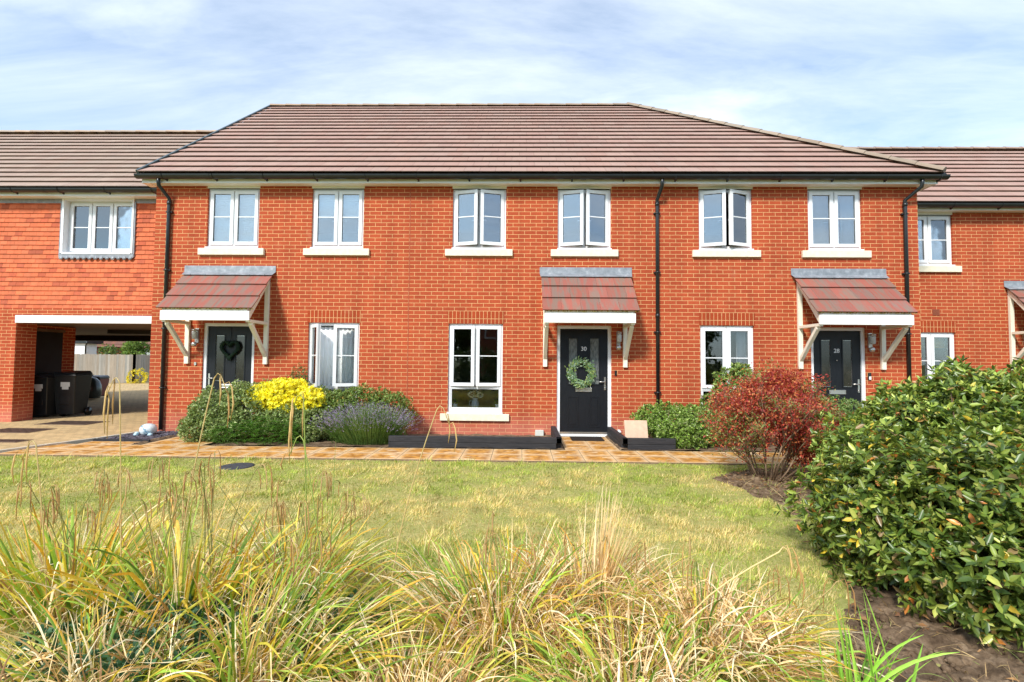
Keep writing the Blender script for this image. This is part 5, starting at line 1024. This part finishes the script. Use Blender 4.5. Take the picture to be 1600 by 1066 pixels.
# seed stalks that stand far above the clumps, nodding at the top
def nodding(x, y, H, dx_, lab, spikes, col=(.66, .52, .24), drop=.16, bow=0.0):
    t = empty('seed_stalk', (x, y, 0), lab, 'sedge stalk', 'tall nodding sedge stalks'); m = MB()
    pts = [Vector((x+dx_*s2**1.6+bow*math.sin(PI*s2), y-.05*s2, H*s2)) for s2 in np.linspace(0, 1, 9)]; sg = 1 if dx_ >= 0 else -1
    arc = [pts[-1]+Vector((sg*.035*u2, 0, .03*math.sin(u2*2.2)-.012*u2*u2)) for u2 in (.5, 1, 1.5, 2)]; m.tube(pts+arc, [.0032]*9+[.0024]*4, 6, col=col); m.build('stalk', BLADE, t)
    for j in range(spikes):
        k = MB(); p0 = (pts+arc)[-1-j]; o_ = Vector((random.uniform(-.01, .035)*sg, random.uniform(-.03, .03), 0)); L_ = drop*random.uniform(.7, 1.2)
        k.tube([p0, p0+o_*.6+Vector((0, 0, .012)), p0+o_+Vector((0, 0, -.02)), p0+o_*1.1+Vector((sg*.006, 0, -.02-L_*.5)), p0+o_*.9+Vector((0, 0, -.02-L_))], [.001, .0018, .0038, .0042, .0012], 6, col=random.choice([(.72, .52, .22), (.60, .38, .15)])); k.build('seed_head', BLADE, t)
    return t
nodding(-2.14, 2.62, 1.30, -.02, 'tall straw seed stalk at the left, nodding in front of the slate chips', 3, drop=.20)
nodding(-1.80, 2.55, 1.33, .20, 'leaning straw seed stalk crossing the leftmost rounded evergreen shrub', 3, drop=.17)
nodding(-1.12, 2.60, 1.22, -.03, 'tall thin green seed stalk rising between the yellow shrub and the lavender', 4, col=(.34, .42, .10), drop=.22)
nodding(-.72, 2.70, 1.16, .26, 'thin straw seed stalk leaning right across the timber bed beside the lavender', 2, drop=.14)
nodding(-.98, 2.5, 1.02, -.12, 'green seed stalk bowing left in front of the lavender', 1, col=(.40, .48, .12), drop=.05)
nodding(.78, 2.35, .56, .42, 'pale arching stalk with hooked seed heads drooping over the bare soil', 4, col=(.86, .68, .34), drop=.13, bow=-.10)
nodding(-2.42, 2.5, .98, -.06, 'brown nodding seed stalk at the very left edge of the lawn', 3, drop=.16)
# pale upright tuft
pt = empty('dry_tuft', (.42, 2.72, 0), 'fan of stiff pale straw stems standing up behind the straw clump', 'dry grass'); n = 80; B = np.stack([.42+rng.normal(0, .03, n), 2.75+rng.normal(0, .03, n), np.zeros(n)], 1); c = pick([(.90, .76, .52), (.80, .62, .36)], [1, 1], n)
ribbons('stems', B, rng.normal(.1, .5, n), rng.uniform(.02, .38, n), rng.uniform(0, .12, n), rng.uniform(.50, .80, n), np.full(n, .008), c, c, c, BLADE, pt, seg=5)
wd_ = empty('grass_tussock', (-.3, 3.35, 0), 'thin line of long unmown grass where the lawn meets the sedge clumps', 'grass'); n = 2600
B = np.stack([rng.uniform(-2.9, 1.45, n), 3.2+rng.normal(0, .16, n), np.full(n, -.01)], 1); B = B[fbm(B[:, 0], B[:, 1], 2.5, 3) > .46]; n = len(B); c = pick([(.34, .44, .08), (.66, .54, .24), (.46, .50, .12), (.78, .64, .36)], [4, 3, 3, 2], n)
ribbons('blades', B, rng.uniform(0, 2*PI, n), rng.uniform(.02, .7, n), rng.uniform(0, 1.3, n), rng.uniform(.08, .26, n), rng.uniform(.003, .006, n), c*.85, c, c, BLADE, wd_, seg=5, twist=1)
# fresh green flag-like shoots at the right
fg = empty('green_shoots', (1.42, 2.08, 0), 'bright fresh green strap leaves sprouting from the soil at the bottom right', 'plant'); n = 26; az = np.concatenate([rng.uniform(-.5, .9, 13), rng.uniform(1.5, 2.6, 13)]); B = np.stack([1.42+rng.normal(0, .09, n), 2.05+rng.normal(0, .05, n), np.full(n, -.02)], 1)
c = pick([(.26, .50, .05), (.34, .58, .08), (.20, .40, .05)], [2, 2, 1], n); ribbons('blades', B, az, np.concatenate([rng.uniform(.10, .50, 13), rng.uniform(0, .18, 13)]), np.concatenate([rng.uniform(.3, .9, 13), rng.uniform(0, .25, 13)]), rng.uniform(.28, .52, n), rng.uniform(.011, .019, n), c*.9, c, c*1.05, BLADE, fg, seg=9, twist=.5)
# single reeds that stand above the clumps
for (x, y, h, az_, th_, k_, lab) in [(-.42, 2.9, .92, 0.2, .02, .0, 'single tall green reed standing just left of the picture centre'), (-1.05, 2.7, .98, 1.6, .03, .05, 'thin upright green reed standing left of the centre above the clumps'), (1.12, 2.1, .68, 2.7, .72, .12, 'thin dark green stem slanting across the lawn right of the centre')]:
    t = empty('reed_stem', (x, y, 0), lab, 'reed', 'single reeds'); c = np.array([[.20, .30, .06]]); ribbons('blade', np.array([[x, y, 0.]]), np.array([az_]), np.array([th_]), np.array([k_]), np.array([h]), np.array([.006]), c, c*1.1, c, BLADE, t, seg=8)
# dark bushy groundcover seen between the clumps at the lower left
shrub('ground_cover', (-1.75, 2.35, 0), 'dark small-leaved creeping plant under the sedges in the lower left', 'plant', [(0, 0, .05, .55, .35, .16), (.7, .1, .04, .4, .3, .14)], 900, 5, .035, .022, [(.05, .12, .05), (.08, .17, .08)], [1, 1], up=.9)
